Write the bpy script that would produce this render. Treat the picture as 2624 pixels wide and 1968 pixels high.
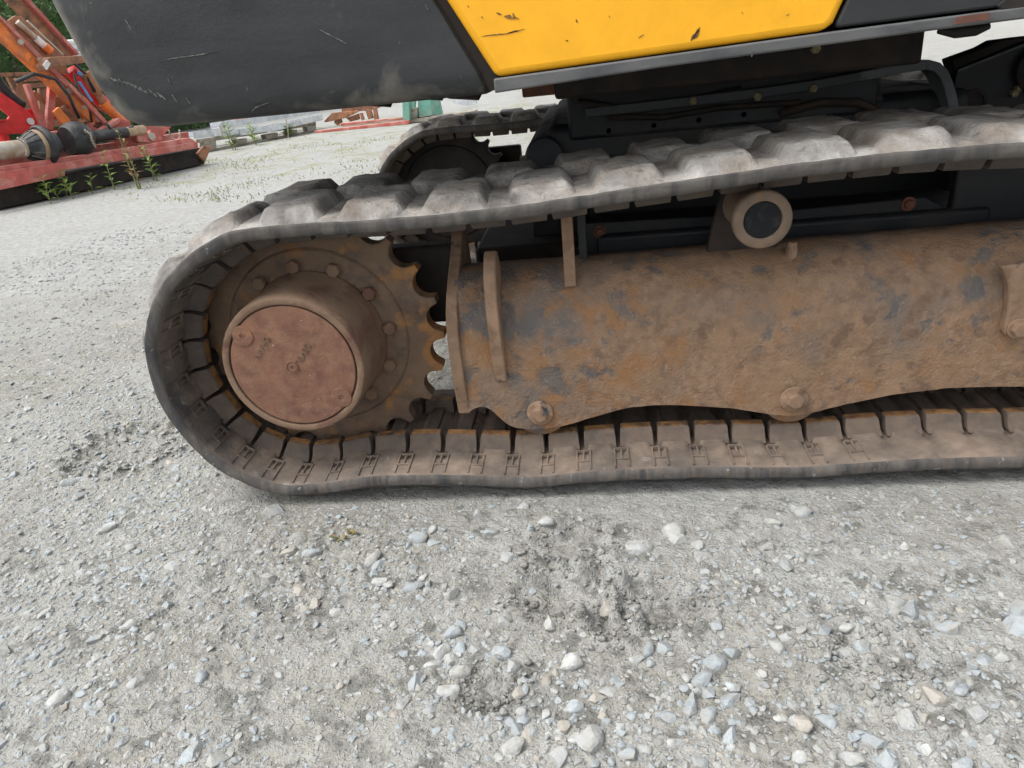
import bpy, bmesh, math, random
import numpy as np
from math import sin, cos, pi, radians
from mathutils import Vector, Matrix

random.seed(7)
rng = np.random.default_rng(7)
for o in list(bpy.data.objects):
    bpy.data.objects.remove(o)
SC = bpy.context.scene
COL = SC.collection

# ------------------------------------------------------------------ camera
IW, IH = 2624, 1968
F, YAW, PITCH, ROLL = 1818.7119, 0.1321, 0.4316, 0.1065
CAM = np.array([0.0, -1.2994, 0.8707])
fw = np.array([-sin(YAW)*cos(PITCH), cos(YAW)*cos(PITCH), -sin(PITCH)])
rt0 = np.array([cos(YAW), sin(YAW), 0.0])
up0 = np.cross(rt0, fw)
rt = cos(ROLL)*rt0 - sin(ROLL)*up0
up = sin(ROLL)*rt0 + cos(ROLL)*up0
cd = bpy.data.cameras.new('camera')
cam = bpy.data.objects.new('camera', cd)
COL.objects.link(cam)
cd.sensor_fit = 'HORIZONTAL'
cd.sensor_width = 36.0
cd.lens = F/IW*36.0
cd.clip_start = 0.02
cd.clip_end = 600
cam.matrix_world = Matrix(((rt[0], up[0], -fw[0], CAM[0]), (rt[1], up[1], -fw[1], CAM[1]),
                           (rt[2], up[2], -fw[2], CAM[2]), (0, 0, 0, 1)))
SC.camera = cam

# ------------------------------------------------------------------ sky, sun, exposure
SUN_EL, SUN_AZ = radians(60), radians(-108)      # azimuth measured from +Y towards +X
w = bpy.data.worlds.new('World')
SC.world = w
w.use_nodes = True
nt = w.node_tree
nt.nodes.clear()
sky = nt.nodes.new('ShaderNodeTexSky')
sky.sky_type = 'NISHITA'
sky.sun_disc = False
sky.sun_elevation = SUN_EL
sky.sun_rotation = SUN_AZ
sky.air_density = 1.0
sky.dust_density = 4.0
sky.ozone_density = 1.0
hsv = nt.nodes.new('ShaderNodeHueSaturation')
hsv.inputs['Saturation'].default_value = 0.22      # thin bright cloud: nearly neutral sky light
bg = nt.nodes.new('ShaderNodeBackground')
bg.inputs['Strength'].default_value = 0.15
wo = nt.nodes.new('ShaderNodeOutputWorld')
nt.links.new(sky.outputs[0], hsv.inputs['Color'])
nt.links.new(hsv.outputs[0], bg.inputs['Color'])
nt.links.new(bg.outputs[0], wo.inputs['Surface'])
sl = bpy.data.lights.new('sun', 'SUN')
sl.energy = 0.85
sl.angle = radians(30)
sl.color = (1.0, 0.97, 0.92)
so = bpy.data.objects.new('sun', sl)
COL.objects.link(so)
sd = Vector((sin(SUN_AZ)*cos(SUN_EL), cos(SUN_AZ)*cos(SUN_EL), sin(SUN_EL)))
so.rotation_euler = sd.to_track_quat('Z', 'Y').to_euler()
so.location = (-4, 4, 8)
SC.view_settings.view_transform = 'Standard'
SC.view_settings.look = 'None'
SC.view_settings.exposure = 1.07
SC.view_settings.gamma = 1.0
SC.view_settings.use_curve_mapping = False
SC.cycles.max_bounces = 5
SC.cycles.adaptive_threshold = .02
SC.cycles.diffuse_bounces = 3
SC.cycles.glossy_bounces = 2
SC.cycles.transmission_bounces = 1


# ------------------------------------------------------------------ helpers
def ray(px, py):
    return fw*F + rt*(px-IW/2) + up*(IH/2-py)


def un(px, py, **k):
    """photo pixel -> point on the plane x=, y= or z="""
    a = list(k)[0]
    i = 'xyz'.index(a)
    d = ray(px, py)
    return CAM + d*((k[a]-CAM[i])/d[i])


class Plane:
    """upright plane standing on the ground through two points; d = metres behind it"""
    def __init__(self, a, b):
        self.a = np.array([a[0], a[1], 0.0])
        u = np.array([b[0]-a[0], b[1]-a[1], 0.0])
        self.u = u/np.linalg.norm(u)
        self.w = np.array([-self.u[1], self.u[0], 0.0])
        if self.w @ (self.a-CAM) < 0:
            self.w = -self.w

    def at(self, px, py, d=0.0):
        r = ray(px, py)
        q = self.a + self.w*d - CAM
        return CAM + r*((q@self.w)/(r@self.w))


def V(*a):
    return np.array(a, float)


_perm = rng.permutation(512)
_grad = rng.normal(size=(512, 2))
_grad /= np.linalg.norm(_grad, axis=1)[:, None]


def noise2(x, y):
    x = np.asarray(x, float)
    y = np.asarray(y, float)
    xi = np.floor(x).astype(int)
    yi = np.floor(y).astype(int)
    xf, yf = x-xi, y-yi

    def g(ix, iy, fx, fy):
        h = _perm[(_perm[ix & 511] + iy) & 511]
        return _grad[h, 0]*fx + _grad[h, 1]*fy
    u = xf*xf*xf*(xf*(xf*6-15)+10)
    v = yf*yf*yf*(yf*(yf*6-15)+10)
    a = g(xi, yi, xf, yf)*(1-u) + g(xi+1, yi, xf-1, yf)*u
    b = g(xi, yi+1, xf, yf-1)*(1-u) + g(xi+1, yi+1, xf-1, yf-1)*u
    return (a*(1-v) + b*v)*1.5


def empty(name, loc=(0, 0, 0)):
    o = bpy.data.objects.new(name, None)
    COL.objects.link(o)
    o.location = loc
    o.empty_display_size = 0.1
    return o


def tag(o, label=None, cat=None, group=None, kind=None):
    if label:
        o['label'] = label
    if cat:
        o['category'] = cat
    if group:
        o['group'] = group
    if kind:
        o['kind'] = kind
    return o


def setparent(o, p):
    o.parent = p
    m = Matrix.Identity(4)
    q = p
    off = Vector((0, 0, 0))
    while q is not None:
        off += q.location
        q = q.parent
    # all parts carry world coordinates in their meshes
    if p.parent is None:
        o.matrix_parent_inverse = Matrix.Translation(-p.location)
    else:
        o.matrix_parent_inverse = m


class MB:
    def __init__(self):
        self.v, self.f, self.m, self.uvn = [], [], [], 0

    def add(self, vs, fs, mi=0):
        b = len(self.v)
        self.v.extend([tuple(map(float, p)) for p in vs])
        for q in fs:
            self.f.append(tuple(i+b for i in q))
            self.m.append(mi)
        return self

    def box(self, a, b, mi=0):
        x0, y0, z0 = a
        x1, y1, z1 = b
        vs = [(x0, y0, z0), (x1, y0, z0), (x1, y1, z0), (x0, y1, z0), (x0, y0, z1), (x1, y0, z1), (x1, y1, z1), (x0, y1, z1)]
        return self.add(vs, [(0, 3, 2, 1), (4, 5, 6, 7), (0, 1, 5, 4), (1, 2, 6, 5), (2, 3, 7, 6), (3, 0, 4, 7)], mi)

    def prism(self, pts, vec, mi=0):
        n = len(pts)
        pts = [np.asarray(p, float) for p in pts]
        vec = np.asarray(vec, float)
        vs = pts + [p+vec for p in pts]
        fs = [tuple(range(n)), tuple(range(2*n-1, n-1, -1))]
        fs += [(i, i+n, (i+1) % n+n, (i+1) % n) for i in range(n)]
        return self.add(vs, fs, mi)

    def tube(self, pts, r, seg=10, mi=0, caps=True):
        pts = [np.asarray(p, float) for p in pts]
        n = len(pts)
        rr = r if hasattr(r, '__len__') else [r]*n
        vs, fs = [], []
        ref = None
        for i, p in enumerate(pts):
            t = pts[min(i+1, n-1)] - pts[max(i-1, 0)]
            t = t/np.linalg.norm(t)
            if ref is None:
                ref = np.cross(t, V(0, 0, 1)) if abs(t[2]) < .9 else np.cross(t, V(1, 0, 0))
            a = ref - t*(ref@t)
            a /= np.linalg.norm(a)
            ref = a
            b = np.cross(t, a)
            for k in range(seg):
                th = 2*pi*k/seg
                vs.append(p + rr[i]*(cos(th)*a + sin(th)*b))
        for i in range(n-1):
            for k in range(seg):
                k2 = (k+1) % seg
                fs.append((i*seg+k, i*seg+k2, (i+1)*seg+k2, (i+1)*seg+k))
        if caps:
            fs.append(tuple(range(seg-1, -1, -1)))
            fs.append(tuple((n-1)*seg+k for k in range(seg)))
        return self.add(vs, fs, mi)

    def bar(self, a, b, wd, ht, mi=0, upv=(0, 0, 1)):
        a = np.asarray(a, float)
        b = np.asarray(b, float)
        t = b-a
        t = t/np.linalg.norm(t)
        s = np.cross(t, upv)
        s /= np.linalg.norm(s)
        q = np.cross(s, t)
        c = [s*wd/2+q*ht/2, -s*wd/2+q*ht/2, -s*wd/2-q*ht/2, s*wd/2-q*ht/2]
        return self.prism([a+k for k in c], b-a, mi)

    def lathe(self, prof, c, seg=64, axis=1, mi=0, closed=False):
        """profile [(radius, position along axis)] turned round an axis through c"""
        vs, fs = [], []
        n = len(prof)
        ia, ib = [(1, 2), (0, 2), (0, 1)][axis]
        for (r, t) in prof:
            for k in range(seg):
                th = 2*pi*k/seg
                p = [c[0], c[1], c[2]]
                p[ia] += r*cos(th)
                p[ib] += r*sin(th)
                p[axis] = t
                vs.append(p)
        for i in range(n-1 if not closed else n):
            for k in range(seg):
                k2 = (k+1) % seg
                j = (i+1) % n
                fs.append((i*seg+k, i*seg+k2, j*seg+k2, j*seg+k))
        if not closed:
            if prof[0][0] > 1e-6:
                fs.append(tuple(range(seg)))
            if prof[-1][0] > 1e-6:
                fs.append(tuple((n-1)*seg+k for k in range(seg-1, -1, -1)))
        return self.add(vs, fs, mi)

    def mesh(self, name, mats, smooth=False):
        me = bpy.data.meshes.new(name)
        me.from_pydata(self.v, [], self.f)
        for m in (mats if isinstance(mats, (list, tuple)) else [mats]):
            me.materials.append(m)
        if any(self.m):
            me.polygons.foreach_set('material_index', self.m)
        bm = bmesh.new()
        bm.from_mesh(me)
        bmesh.ops.recalc_face_normals(bm, faces=bm.faces)
        bm.to_mesh(me)
        bm.free()
        if smooth is not False:
            me.polygons.foreach_set('use_smooth', [True]*len(me.polygons))
            me.update()
            if smooth is not True:
                try:
                    me.set_sharp_from_angle(angle=radians(smooth))
                except Exception:
                    pass
        me.update()
        return me

    def build(self, name, mats, parent=None, smooth=False, bevel=0, seg=2, label=None):
        o = bpy.data.objects.new(name, self.mesh(name, mats, smooth))
        COL.objects.link(o)
        if parent is not None:
            setparent(o, parent)
        if bevel:
            b = o.modifiers.new('bevel', 'BEVEL')
            b.width = bevel
            b.segments = seg
            b.limit_method = 'ANGLE'
            b.angle_limit = radians(35)
            b.harden_normals = False
            o.data.polygons.foreach_set('use_smooth', [True]*len(o.data.polygons))
            try:
                o.data.set_sharp_from_angle(angle=radians(40))
            except Exception:
                pass
        if label:
            o['label'] = label
        return o


# ------------------------------------------------------------------ materials
def material(name, base, rough=0.8, layers=(), bump=None, metallic=0.0, spec=0.4, bumps=(), vcol=None, rnd=0.0):
    """base colour plus noise-masked layers of dirt, rust or paint.
    layer: dict(color, scale, thr, soft, detail, up=, axis=(i, from, to, gain), rough=, stretch=(x,y,z), height=)"""
    m = bpy.data.materials.new(name)
    m.use_nodes = True
    n = m.node_tree
    n.nodes.clear()
    L = n.links.new
    out = n.nodes.new('ShaderNodeOutputMaterial')
    bs = n.nodes.new('ShaderNodeBsdfPrincipled')
    L(bs.outputs[0], out.inputs['Surface'])
    bs.inputs['Metallic'].default_value = metallic
    bs.inputs['Specular IOR Level'].default_value = spec
    tc = n.nodes.new('ShaderNodeTexCoord')
    geo = n.nodes.new('ShaderNodeNewGeometry')
    sepn = n.nodes.new('ShaderNodeSeparateXYZ')
    L(geo.outputs['Normal'], sepn.inputs[0])
    sepp = n.nodes.new('ShaderNodeSeparateXYZ')
    L(geo.outputs['Position'], sepp.inputs[0])

    def nz(scale, detail, rgh=0.55, stretch=None, dist=0.0, off=0.0):
        t = n.nodes.new('ShaderNodeTexNoise')
        t.inputs['Scale'].default_value = scale
        t.inputs['Detail'].default_value = min(detail, 5)
        t.inputs['Roughness'].default_value = rgh
        t.inputs['Distortion'].default_value = dist
        mp = n.nodes.new('ShaderNodeMapping')
        L(geo.outputs['Position'], mp.inputs[0])
        mp.inputs['Location'].default_value = (off, off*1.7, off*.6)
        if stretch:
            mp.inputs['Scale'].default_value = stretch
        L(mp.outputs[0], t.inputs['Vector'])
        return t.outputs['Fac']

    def math(op, a, b=None, clamp=False):
        q = n.nodes.new('ShaderNodeMath')
        q.operation = op
        q.use_clamp = clamp
        for i, s in enumerate((a, b)):
            if s is None:
                continue
            if isinstance(s, (int, float)):
                q.inputs[i].default_value = s
            else:
                L(s, q.inputs[i])
        return q.outputs[0]

    def mrange(s, a, b, c=0.0, d=1.0):
        q = n.nodes.new('ShaderNodeMapRange')
        q.clamp = True
        L(s, q.inputs[0])
        for i, x in enumerate((a, b, c, d)):
            q.inputs[i+1].default_value = x
        return q.outputs[0]

    def mix(f, a, b):
        q = n.nodes.new('ShaderNodeMix')
        q.data_type = 'RGBA'
        L(f, q.inputs[0])
        for i, s in ((6, a), (7, b)):
            if isinstance(s, tuple):
                q.inputs[i].default_value = (*s, 1)
            else:
                L(s, q.inputs[i])
        return q.outputs[2]

    cur = base
    if vcol:
        at = n.nodes.new('ShaderNodeAttribute')
        at.attribute_name = vcol
        cur = at.outputs['Color']
    # slight tone mottling of the base
    f = mrange(nz(14, 5, off=3.1), .3, .7, .78, 1.18)
    mm = n.nodes.new('ShaderNodeVectorMath')
    mm.operation = 'SCALE'
    if isinstance(cur, tuple):
        mm.inputs[0].default_value = cur
    else:
        L(cur, mm.inputs[0])
    if rnd:
        oi = n.nodes.new('ShaderNodeObjectInfo')
        f = math('MULTIPLY', f, mrange(oi.outputs['Random'], 0, 1, 1-rnd, 1+rnd))
    L(f, mm.inputs[3])
    cur = mm.outputs[0]
    rcur = rough
    hcur = None
    off = 0.0
    for ly in layers:
        off += 5.3
        fac = nz(ly.get('scale', 8), ly.get('detail', 6), ly.get('rgh', .6), ly.get('stretch'), ly.get('dist', .4), ly.get('off', off))
        if 'up' in ly:
            fac = math('ADD', fac, math('MULTIPLY', sepn.outputs[2], ly['up']))
        for ax in ly.get('axes', ()):
            i, a, b, g = ax
            fac = math('ADD', fac, mrange(sepp.outputs[i], a, b, 0.0, g))
        th, sf = ly.get('thr', .5), ly.get('soft', .05)
        msk = mrange(fac, th-sf, th+sf, 0.0, ly.get('max', 1.0))
        c = ly['color']
        if 'color2' in ly:
            c = mix(mrange(nz(ly.get('scale2', 30), 5, off=off+1), .35, .65), ly['color'], ly['color2'])
        cur = mix(msk, cur, c)
        if 'rough' in ly:
            q = n.nodes.new('ShaderNodeMix')
            L(msk, q.inputs[0])
            if isinstance(rcur, float):
                q.inputs[2].default_value = rcur
            else:
                L(rcur, q.inputs[2])
            q.inputs[3].default_value = ly['rough']
            rcur = q.outputs[0]
        if 'height' in ly:
            h = math('MULTIPLY', msk, ly['height'])
            hcur = h if hcur is None else math('ADD', hcur, h)
    L(cur, bs.inputs['Base Color'])
    if isinstance(rcur, float):
        bs.inputs['Roughness'].default_value = rcur
    else:
        L(rcur, bs.inputs['Roughness'])
    for (sc, amp, det) in bumps:
        h = math('MULTIPLY', nz(sc, det, .6, off=sc), amp)
        hcur = h if hcur is None else math('ADD', hcur, h)
    if hcur is not None:
        b = n.nodes.new('ShaderNodeBump')
        b.inputs['Strength'].default_value = 1.0
        b.inputs['Distance'].default_value = 1.0
        L(hcur, b.inputs['Height'])
        L(b.outputs[0], bs.inputs['Normal'])
    return m


DUST = (.36, .34, .315)
MUD = (.235, .165, .112)
M = {}
M['rubber'] = material('worn_rubber', (.072, .071, .070), .8, [
    dict(color=(.19, .18, .168), scale=10, thr=.5, soft=.18, detail=5, rough=.92),
    dict(color=(.27, .23, .19), color2=(.47, .45, .42), scale=9, thr=.70, soft=.15, detail=5, rgh=.65, up=.22, rough=.96, scale2=14, axes=((0, -.50, .30, .15), (1, 1.6, 1.8, .14))),
    dict(color=(.05, .05, .053), scale=34, thr=.645, soft=.05, detail=5, rgh=.7, stretch=(.6, .8, 2.2), max=.75),
], bumps=((30, .008, 5), (120, .004, 4)))
M['rubber_side'] = material('dark_rubber_edge', (.045, .044, .044), .8, [
    dict(color=(.115, .105, .095), scale=16, thr=.52, soft=.14, detail=5, stretch=(1.6, 1, .4), rough=.9, axes=((2, .4, .6, .05),)),
    dict(color=(.125, .098, .078), scale=34, thr=.60, soft=.12, detail=4, stretch=(2.5, 1, .25), axes=((2, .1, .3, -.2),)),
    dict(color=(.40, .39, .37), scale=40, thr=.70, soft=.05, detail=5, axes=((2, .1, .3, -.05),)),
], bumps=((60, .003, 5),))
M['rubber_in'] = material('muddy_rubber', (.062, .056, .052), .85, [
    dict(color=(.185, .14, .108), color2=(.255, .20, .155), scale=8, thr=.46, soft=.18, detail=9, rough=.95, axes=((2, .08, .3, -.16), (1, .0, .06, .06))),
    dict(color=(.30, .28, .26), scale=24, thr=.70, soft=.06, detail=8),
], bumps=((22, .004, 8), (140, .0012, 6)))
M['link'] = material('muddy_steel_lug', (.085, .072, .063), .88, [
    dict(color=(.155, .115, .086), scale=22, thr=.50, soft=.16, detail=5, axes=((0, -.6, .2, .10), (2, .2, .4, -.25))),  # less mud higher up, also darkens lugs for shade along the upper run
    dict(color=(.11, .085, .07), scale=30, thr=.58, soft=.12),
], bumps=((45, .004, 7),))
M['link_top'] = material('worn_rusty_steel', (.20, .105, .05), .7, [
    dict(color=(.36, .19, .07), scale=40, thr=.5, soft=.1, detail=5),
    dict(color=(.09, .06, .045), scale=30, thr=.6, soft=.06)], bumps=((60, .002, 6),))
M['frame'] = material('muddy_track_frame', (.275, .175, .105), .93, [
    dict(color=(.225, .138, .085), color2=(.33, .22, .145), scale=7, thr=.5, soft=.16, detail=9, scale2=50),
    dict(color=(.135, .125, .118), scale=5.5, thr=.64, soft=.12, detail=5, max=.65, axes=((0, .22, -.05, .07), (2, .28, .34, .07), (2, .36, .41, -.06), (2, .22, .14, -.05))),
    dict(color=(.17, .108, .072), scale=24, thr=.60, soft=.08, detail=5),
    dict(color=(.28, .15, .072), scale=15, thr=.62, soft=.07, detail=5, axes=((0, .35, -.1, .05),)),
    dict(color=(.075, .080, .088), color2=(.15, .128, .108), scale=13, thr=.640, soft=.038, max=.88, detail=5, rgh=.62, rough=.5, height=-.0022,
         axes=((0, .16, -.06, .085), (2, .28, .34, .05), (2, .345, .40, -.03), (0, .5, .6, .02), (2, .2, .12, -.05)), dist=.15, scale2=16),
    dict(color=(.33, .25, .18), scale=120, thr=.68, soft=.05, detail=4),
], bumps=((34, .006, 5), (170, .0040, 5), (480, .0012, 3)))
M['bracket'] = material('rusty_bracket_steel', (.215, .138, .088), .9, [
    dict(color=(.29, .19, .125), scale=22, thr=.52, soft=.1, detail=8),
    dict(color=(.055, .06, .068), scale=26, thr=.64, soft=.02, detail=6, rough=.55),
], bumps=((60, .002, 8), (250, .0007, 5)))
M['hub'] = material('rusty_hub', (.165, .102, .068), .88, [
    dict(color=(.215, .142, .092), scale=7, thr=.48, soft=.14, detail=8, up=.12),
    dict(color=(.13, .066, .046), scale=11, thr=.56, soft=.1, detail=7),
    dict(color=(.31, .24, .19), scale=160, thr=.70, soft=.04, detail=3),
], bumps=((60, .0025, 5), (240, .0012, 4)))
M['cover'] = material('rusty_cover', (.195, .095, .06), .85, [
    dict(color=(.14, .066, .046), color2=(.235, .132, .082), scale=16, thr=.5, soft=.14, detail=8),
    dict(color=(.27, .13, .075), scale=20, thr=.66, soft=.08, detail=5),
    dict(color=(.36, .28, .22), scale=140, thr=.71, soft=.03, detail=3),
], bumps=((70, .0022, 5), (260, .0010, 4)))
M['sprocket'] = material('muddy_sprocket', (.145, .098, .070), .9, [
    dict(color=(.20, .135, .088), scale=12, thr=.5, soft=.12, detail=8),
    dict(color=(.31, .155, .06), scale=14, thr=.60, soft=.06, detail=7, axes=((0, -.42, -.37, .12),)),
    dict(color=(.09, .075, .065), scale=16, thr=.64, soft=.08, detail=5),
], bumps=((50, .005, 5), (180, .002, 4)))
M['black'] = material('black_painted_steel', (.014, .016, .019), .5, [
    dict(color=(.045, .040, .036), scale=9, thr=.62, soft=.15, detail=5, rough=.9),
    dict(color=(.25, .24, .22), scale=120, thr=.76, soft=.02, detail=3, rough=.95),
], bumps=((40, .0008, 5),))
M['blackrust'] = material('greasy_steel_and_shade', (.017, .015, .014), .75, [  # greasy steel, and the painted shade of tray block and far sprocket
    dict(color=(.042, .028, .021), scale=8, thr=.55, soft=.14, detail=8),
], bumps=((40, .0015, 6),))
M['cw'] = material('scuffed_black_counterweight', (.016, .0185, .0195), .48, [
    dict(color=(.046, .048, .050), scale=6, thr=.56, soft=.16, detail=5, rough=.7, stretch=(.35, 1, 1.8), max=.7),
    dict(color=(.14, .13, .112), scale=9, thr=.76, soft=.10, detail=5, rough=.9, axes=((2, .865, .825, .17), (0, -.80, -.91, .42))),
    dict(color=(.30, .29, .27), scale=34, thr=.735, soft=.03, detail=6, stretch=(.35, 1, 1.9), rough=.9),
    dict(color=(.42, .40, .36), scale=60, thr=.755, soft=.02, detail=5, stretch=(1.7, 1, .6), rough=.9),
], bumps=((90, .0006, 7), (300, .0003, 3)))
M['sill'] = material('grey_black_sill', (.066, .068, .071), .5, [
    dict(color=(.13, .13, .128), scale=14, thr=.55, soft=.14, detail=8, stretch=(.4, 1, 1), rough=.8),
    dict(color=(.45, .44, .41), scale=70, thr=.765, soft=.02, detail=4),
], bumps=((120, .0004, 5),))
M['yellow'] = material('yellow_paint', (.92, .445, .016), .42, [
    dict(color=(.87, .415, .014), scale=3, thr=.5, soft=.2, detail=5),
    dict(color=(.30, .15, .03), scale=16, thr=.745, soft=.03, detail=9, rgh=.75, stretch=(.7, 1, 1.8), rough=.8, max=.85),
    dict(color=(.40, .22, .05), scale=90, thr=.77, soft=.03, detail=4, max=.7),
], bumps=((260, .00025, 3),), spec=.35)
M['scar'] = material('paint_scrape', (.30, .15, .03), .9, [dict(color=(.13, .07, .03), scale=60, thr=.5, soft=.1)])
M['white_scar'] = material('chalky_scrape', (.060, .060, .060), .8, [dict(color=(.145, .14, .13), scale=150, thr=.48, soft=.06, detail=4)])
M['rust_scar'] = material('rust_patch', (.20, .085, .05), .9, [dict(color=(.12, .055, .04), scale=40, thr=.5, soft=.1)])
M['greybar'] = material('grey_bar_edge', (.135, .145, .155), .6, [
    dict(color=(.055, .06, .065), scale=10, thr=.58, soft=.08, axes=((0, .72, .5, .3),))], bumps=((60, .0006, 5),))
M['cap'] = material('dark_grey_cap', (.017, .019, .020), .95, [dict(color=(.04, .038, .035), scale=40, thr=.62, soft=.12, detail=5)], bumps=((90, .0005, 4),), spec=.08)
M['ring'] = material('muddy_roller_rim', (.165, .118, .082), .88, [
    dict(color=(.27, .145, .07), scale=20, thr=.62, soft=.06), dict(color=(.12, .088, .066), scale=14, thr=.55, soft=.12)], bumps=((70, .0015, 7),))
M['grease'] = material('yellow_grease_bolt', (.30, .25, .12), .6, [dict(color=(.16, .13, .08), scale=80, thr=.5, soft=.1)])


def stone_mat(name, c, c2, rnd=.12):
    return material(name, c, .9, [
        dict(color=c2, scale=60, thr=.54, soft=.12, detail=4),
        dict(color=(.30, .288, .252), scale=45, thr=.54, soft=.14, detail=4, up=-.06)],
        bumps=((130, .0030, 5),), rnd=rnd)


STONES = [
    ('blue grey', stone_mat('blue_grey_stone', (.322, .356, .372), (.275, .305, .322))),
    ('pale grey', stone_mat('pale_grey_stone', (.385, .395, .385), (.33, .343, .34))),
    ('buff', stone_mat('buff_stone', (.375, .35, .31), (.33, .315, .285))),
    ('dark slate', stone_mat('dark_slate_stone', (.27, .30, .325), (.33, .36, .38))),
]

# ------------------------------------------------------------------ ground
HOLES = [  # trampled wet patches in front of the track: x, y, radius, depth
    (*un(1440, 1520, z=0)[:2], .085, .020), (*un(1690, 1545, z=0)[:2], .07, .022), (*un(1560, 1590, z=0)[:2], .05, .02),
    (*un(1450, 1390, z=0)[:2], .075, .010), (*un(1250, 1760, z=0)[:2], .05, .008), (*un(2250, 1680, z=0)[:2], .07, .010),
    (*un(330, 1150, z=0)[:2], .14, .016)]


def ground_z(x, y):
    x = np.asarray(x, float)
    y = np.asarray(y, float)
    big = noise2(x*1.1+3, y*1.1+9)
    mid = noise2(x*5+1, y*5+4)
    cl = noise2(x*2.3+17, y*2.3+5)
    cm = np.clip(.5+1.2*cl, .12, 1.2)
    sm = noise2(x*19, y*19)
    rid = np.abs(noise2(x*38+7, y*38+2))
    fin = noise2(x*85+5, y*85)
    fi2 = noise2(x*160+2, y*160)
    z = -.004 + .009*big + .006*mid + .0050*sm*cm + .0075*(rid-.22)*cm + .0024*fin*(.4+cm) + .0012*np.clip(fi2, -.5, 1)*(.3+cm)
    for hx, hy, r, d in HOLES:
        q = np.hypot(x-hx, (y-hy)*1.25)/r + .35*noise2(x*16+hx*9, y*16) + .12*noise2(x*50, y*50)
        z = z - d*np.clip(1.15-q, 0, 1) + d*.75*np.exp(-((q-1.18)/.2)**2)*np.clip(.5+1.6*noise2(x*33+2, y*33), 0, 1.4)
        z = z + np.where(q < 1.3, .006*noise2(x*45+11, y*45) - .006*np.clip(.12-np.abs(noise2(x*24+3, y*24)), 0, .12)/.12, 0)
    # pressed flat where the tracks stand
    for y0 in (0.0, 1.8464):
        ed = np.maximum(np.maximum(y0-.01-y, y-(y0+.46)), np.maximum(-.80-x, x-1.70))
        k = np.clip((ed+.03)/.16, 0, 1)
        k = k*k*(3-2*k)
        z = z*k + (1-k)*(-.0135 + .002*sm + .001*fin)
    return z


def axis_coords(a0, a1, lo, hi, d):
    core = np.arange(a0, a1+d/2, d)
    out = []
    s, p = d, a1
    while p < hi:
        s *= 1.07
        p += s
        out.append(p)
    inn = []
    s, p = d, a0
    while p > lo:
        s *= 1.07
        p -= s
        inn.append(p)
    return np.concatenate([inn[::-1], core, out])


gx = axis_coords(-1.75, 1.15, -140, 140, .0055)
gy = axis_coords(-.80, .95, -90, 240, .0055)
X, Y = np.meshgrid(gx, gy)
Z = ground_z(X, Y)
far = np.clip((np.hypot(X, Y)-6)/10, 0, 1)
Z = Z*(1-far) + far*.02*noise2(X*.25, Y*.25)
nx, ny = len(gx), len(gy)
vs = np.stack([X, Y, Z], -1).reshape(-1, 3)
idx = np.arange(nx*ny).reshape(ny, nx)
fs = np.stack([idx[:-1, :-1], idx[:-1, 1:], idx[1:, 1:], idx[1:, :-1]], -1).reshape(-1, 4)


def mesh_np(name, verts, faces, mats, smooth=True, mi=None):
    me = bpy.data.meshes.new(name)
    k = faces.shape[1]
    me.vertices.add(len(verts))
    me.vertices.foreach_set('co', np.asarray(verts, np.float32).ravel())
    me.loops.add(faces.size)
    me.loops.foreach_set('vertex_index', faces.ravel().astype(np.int32))
    me.polygons.add(len(faces))
    me.polygons.foreach_set('loop_start', np.arange(0, faces.size, k, dtype=np.int32))
    me.polygons.foreach_set('loop_total', np.full(len(faces), k, np.int32))
    me.polygons.foreach_set('use_smooth', np.full(len(faces), smooth, bool))
    for m in (mats if isinstance(mats, (list, tuple)) else [mats]):
        me.materials.append(m)
    if mi is not None:
        me.polygons.foreach_set('material_index', np.asarray(mi, np.int32))
    me.update(calc_edges=True)
    me.validate()
    return me


M['ground'] = material('silty_gravel_ground', (.285, .278, .240), .95, [
    dict(color=(.225, .214, .178), color2=(.255, .25, .222), scale=3.2, thr=.50, soft=.13, detail=5, rgh=.62),
    dict(color=(.33, .328, .302), scale=9, thr=.60, soft=.10, detail=5),
    dict(color=(.36, .385, .40), color2=(.50, .50, .485), scale=85, thr=.605, soft=.03, detail=2, scale2=120, height=.0026),
    dict(color=(.165, .16, .142), scale=130, thr=.66, soft=.05, detail=4, height=-.0022),
    dict(color=(.29, .29, .272), color2=(.39, .395, .382), scale=2.0, thr=.5, soft=.2, detail=4, axes=((1, .9, 3.5, .25), (1, -.6, 1.2, -.25), (0, -1.0, -3.0, .25)), scale2=24),
    dict(color=(.17, .17, .155), scale=22, thr=.575, soft=.06, detail=4, axes=((1, .8, 1.6, .05), (1, -.2, .8, -.3))),
    dict(color=(.185, .205, .085), color2=(.30, .29, .17), scale=2.6, thr=.80, soft=.10, detail=5, rgh=.75, scale2=25,
         axes=((1, 3.6, 6.5, .20), (0, .5, -2.6, .02), (0, -1.0, 3.0, -.35), (1, -1.0, 3.0, -.35), (1, 3.0, 3.6, .35), (1, 13, 17, -.25))),
], bumps=((45, .014, 5), (220, .0045, 4)))
gme = mesh_np('gravel_yard', vs, fs, M['ground'], True)
ground = bpy.data.objects.new('ground', gme)
COL.objects.link(ground)
tag(ground, 'pale grey silty gravel yard with trampled wet patches', kind='structure')

# ------------------------------------------------------------------ loose stones and gravel
def ico(sub):
    bm = bmesh.new()
    bmesh.ops.create_icosphere(bm, subdivisions=sub, radius=1.0)
    v = np.array([x.co[:] for x in bm.verts])
    f = np.array([[q.index for q in p.verts] for p in bm.faces])
    bm.free()
    return v, f


ICO1, ICO2, ICO3 = ico(1), ico(2), ico(3)


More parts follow.
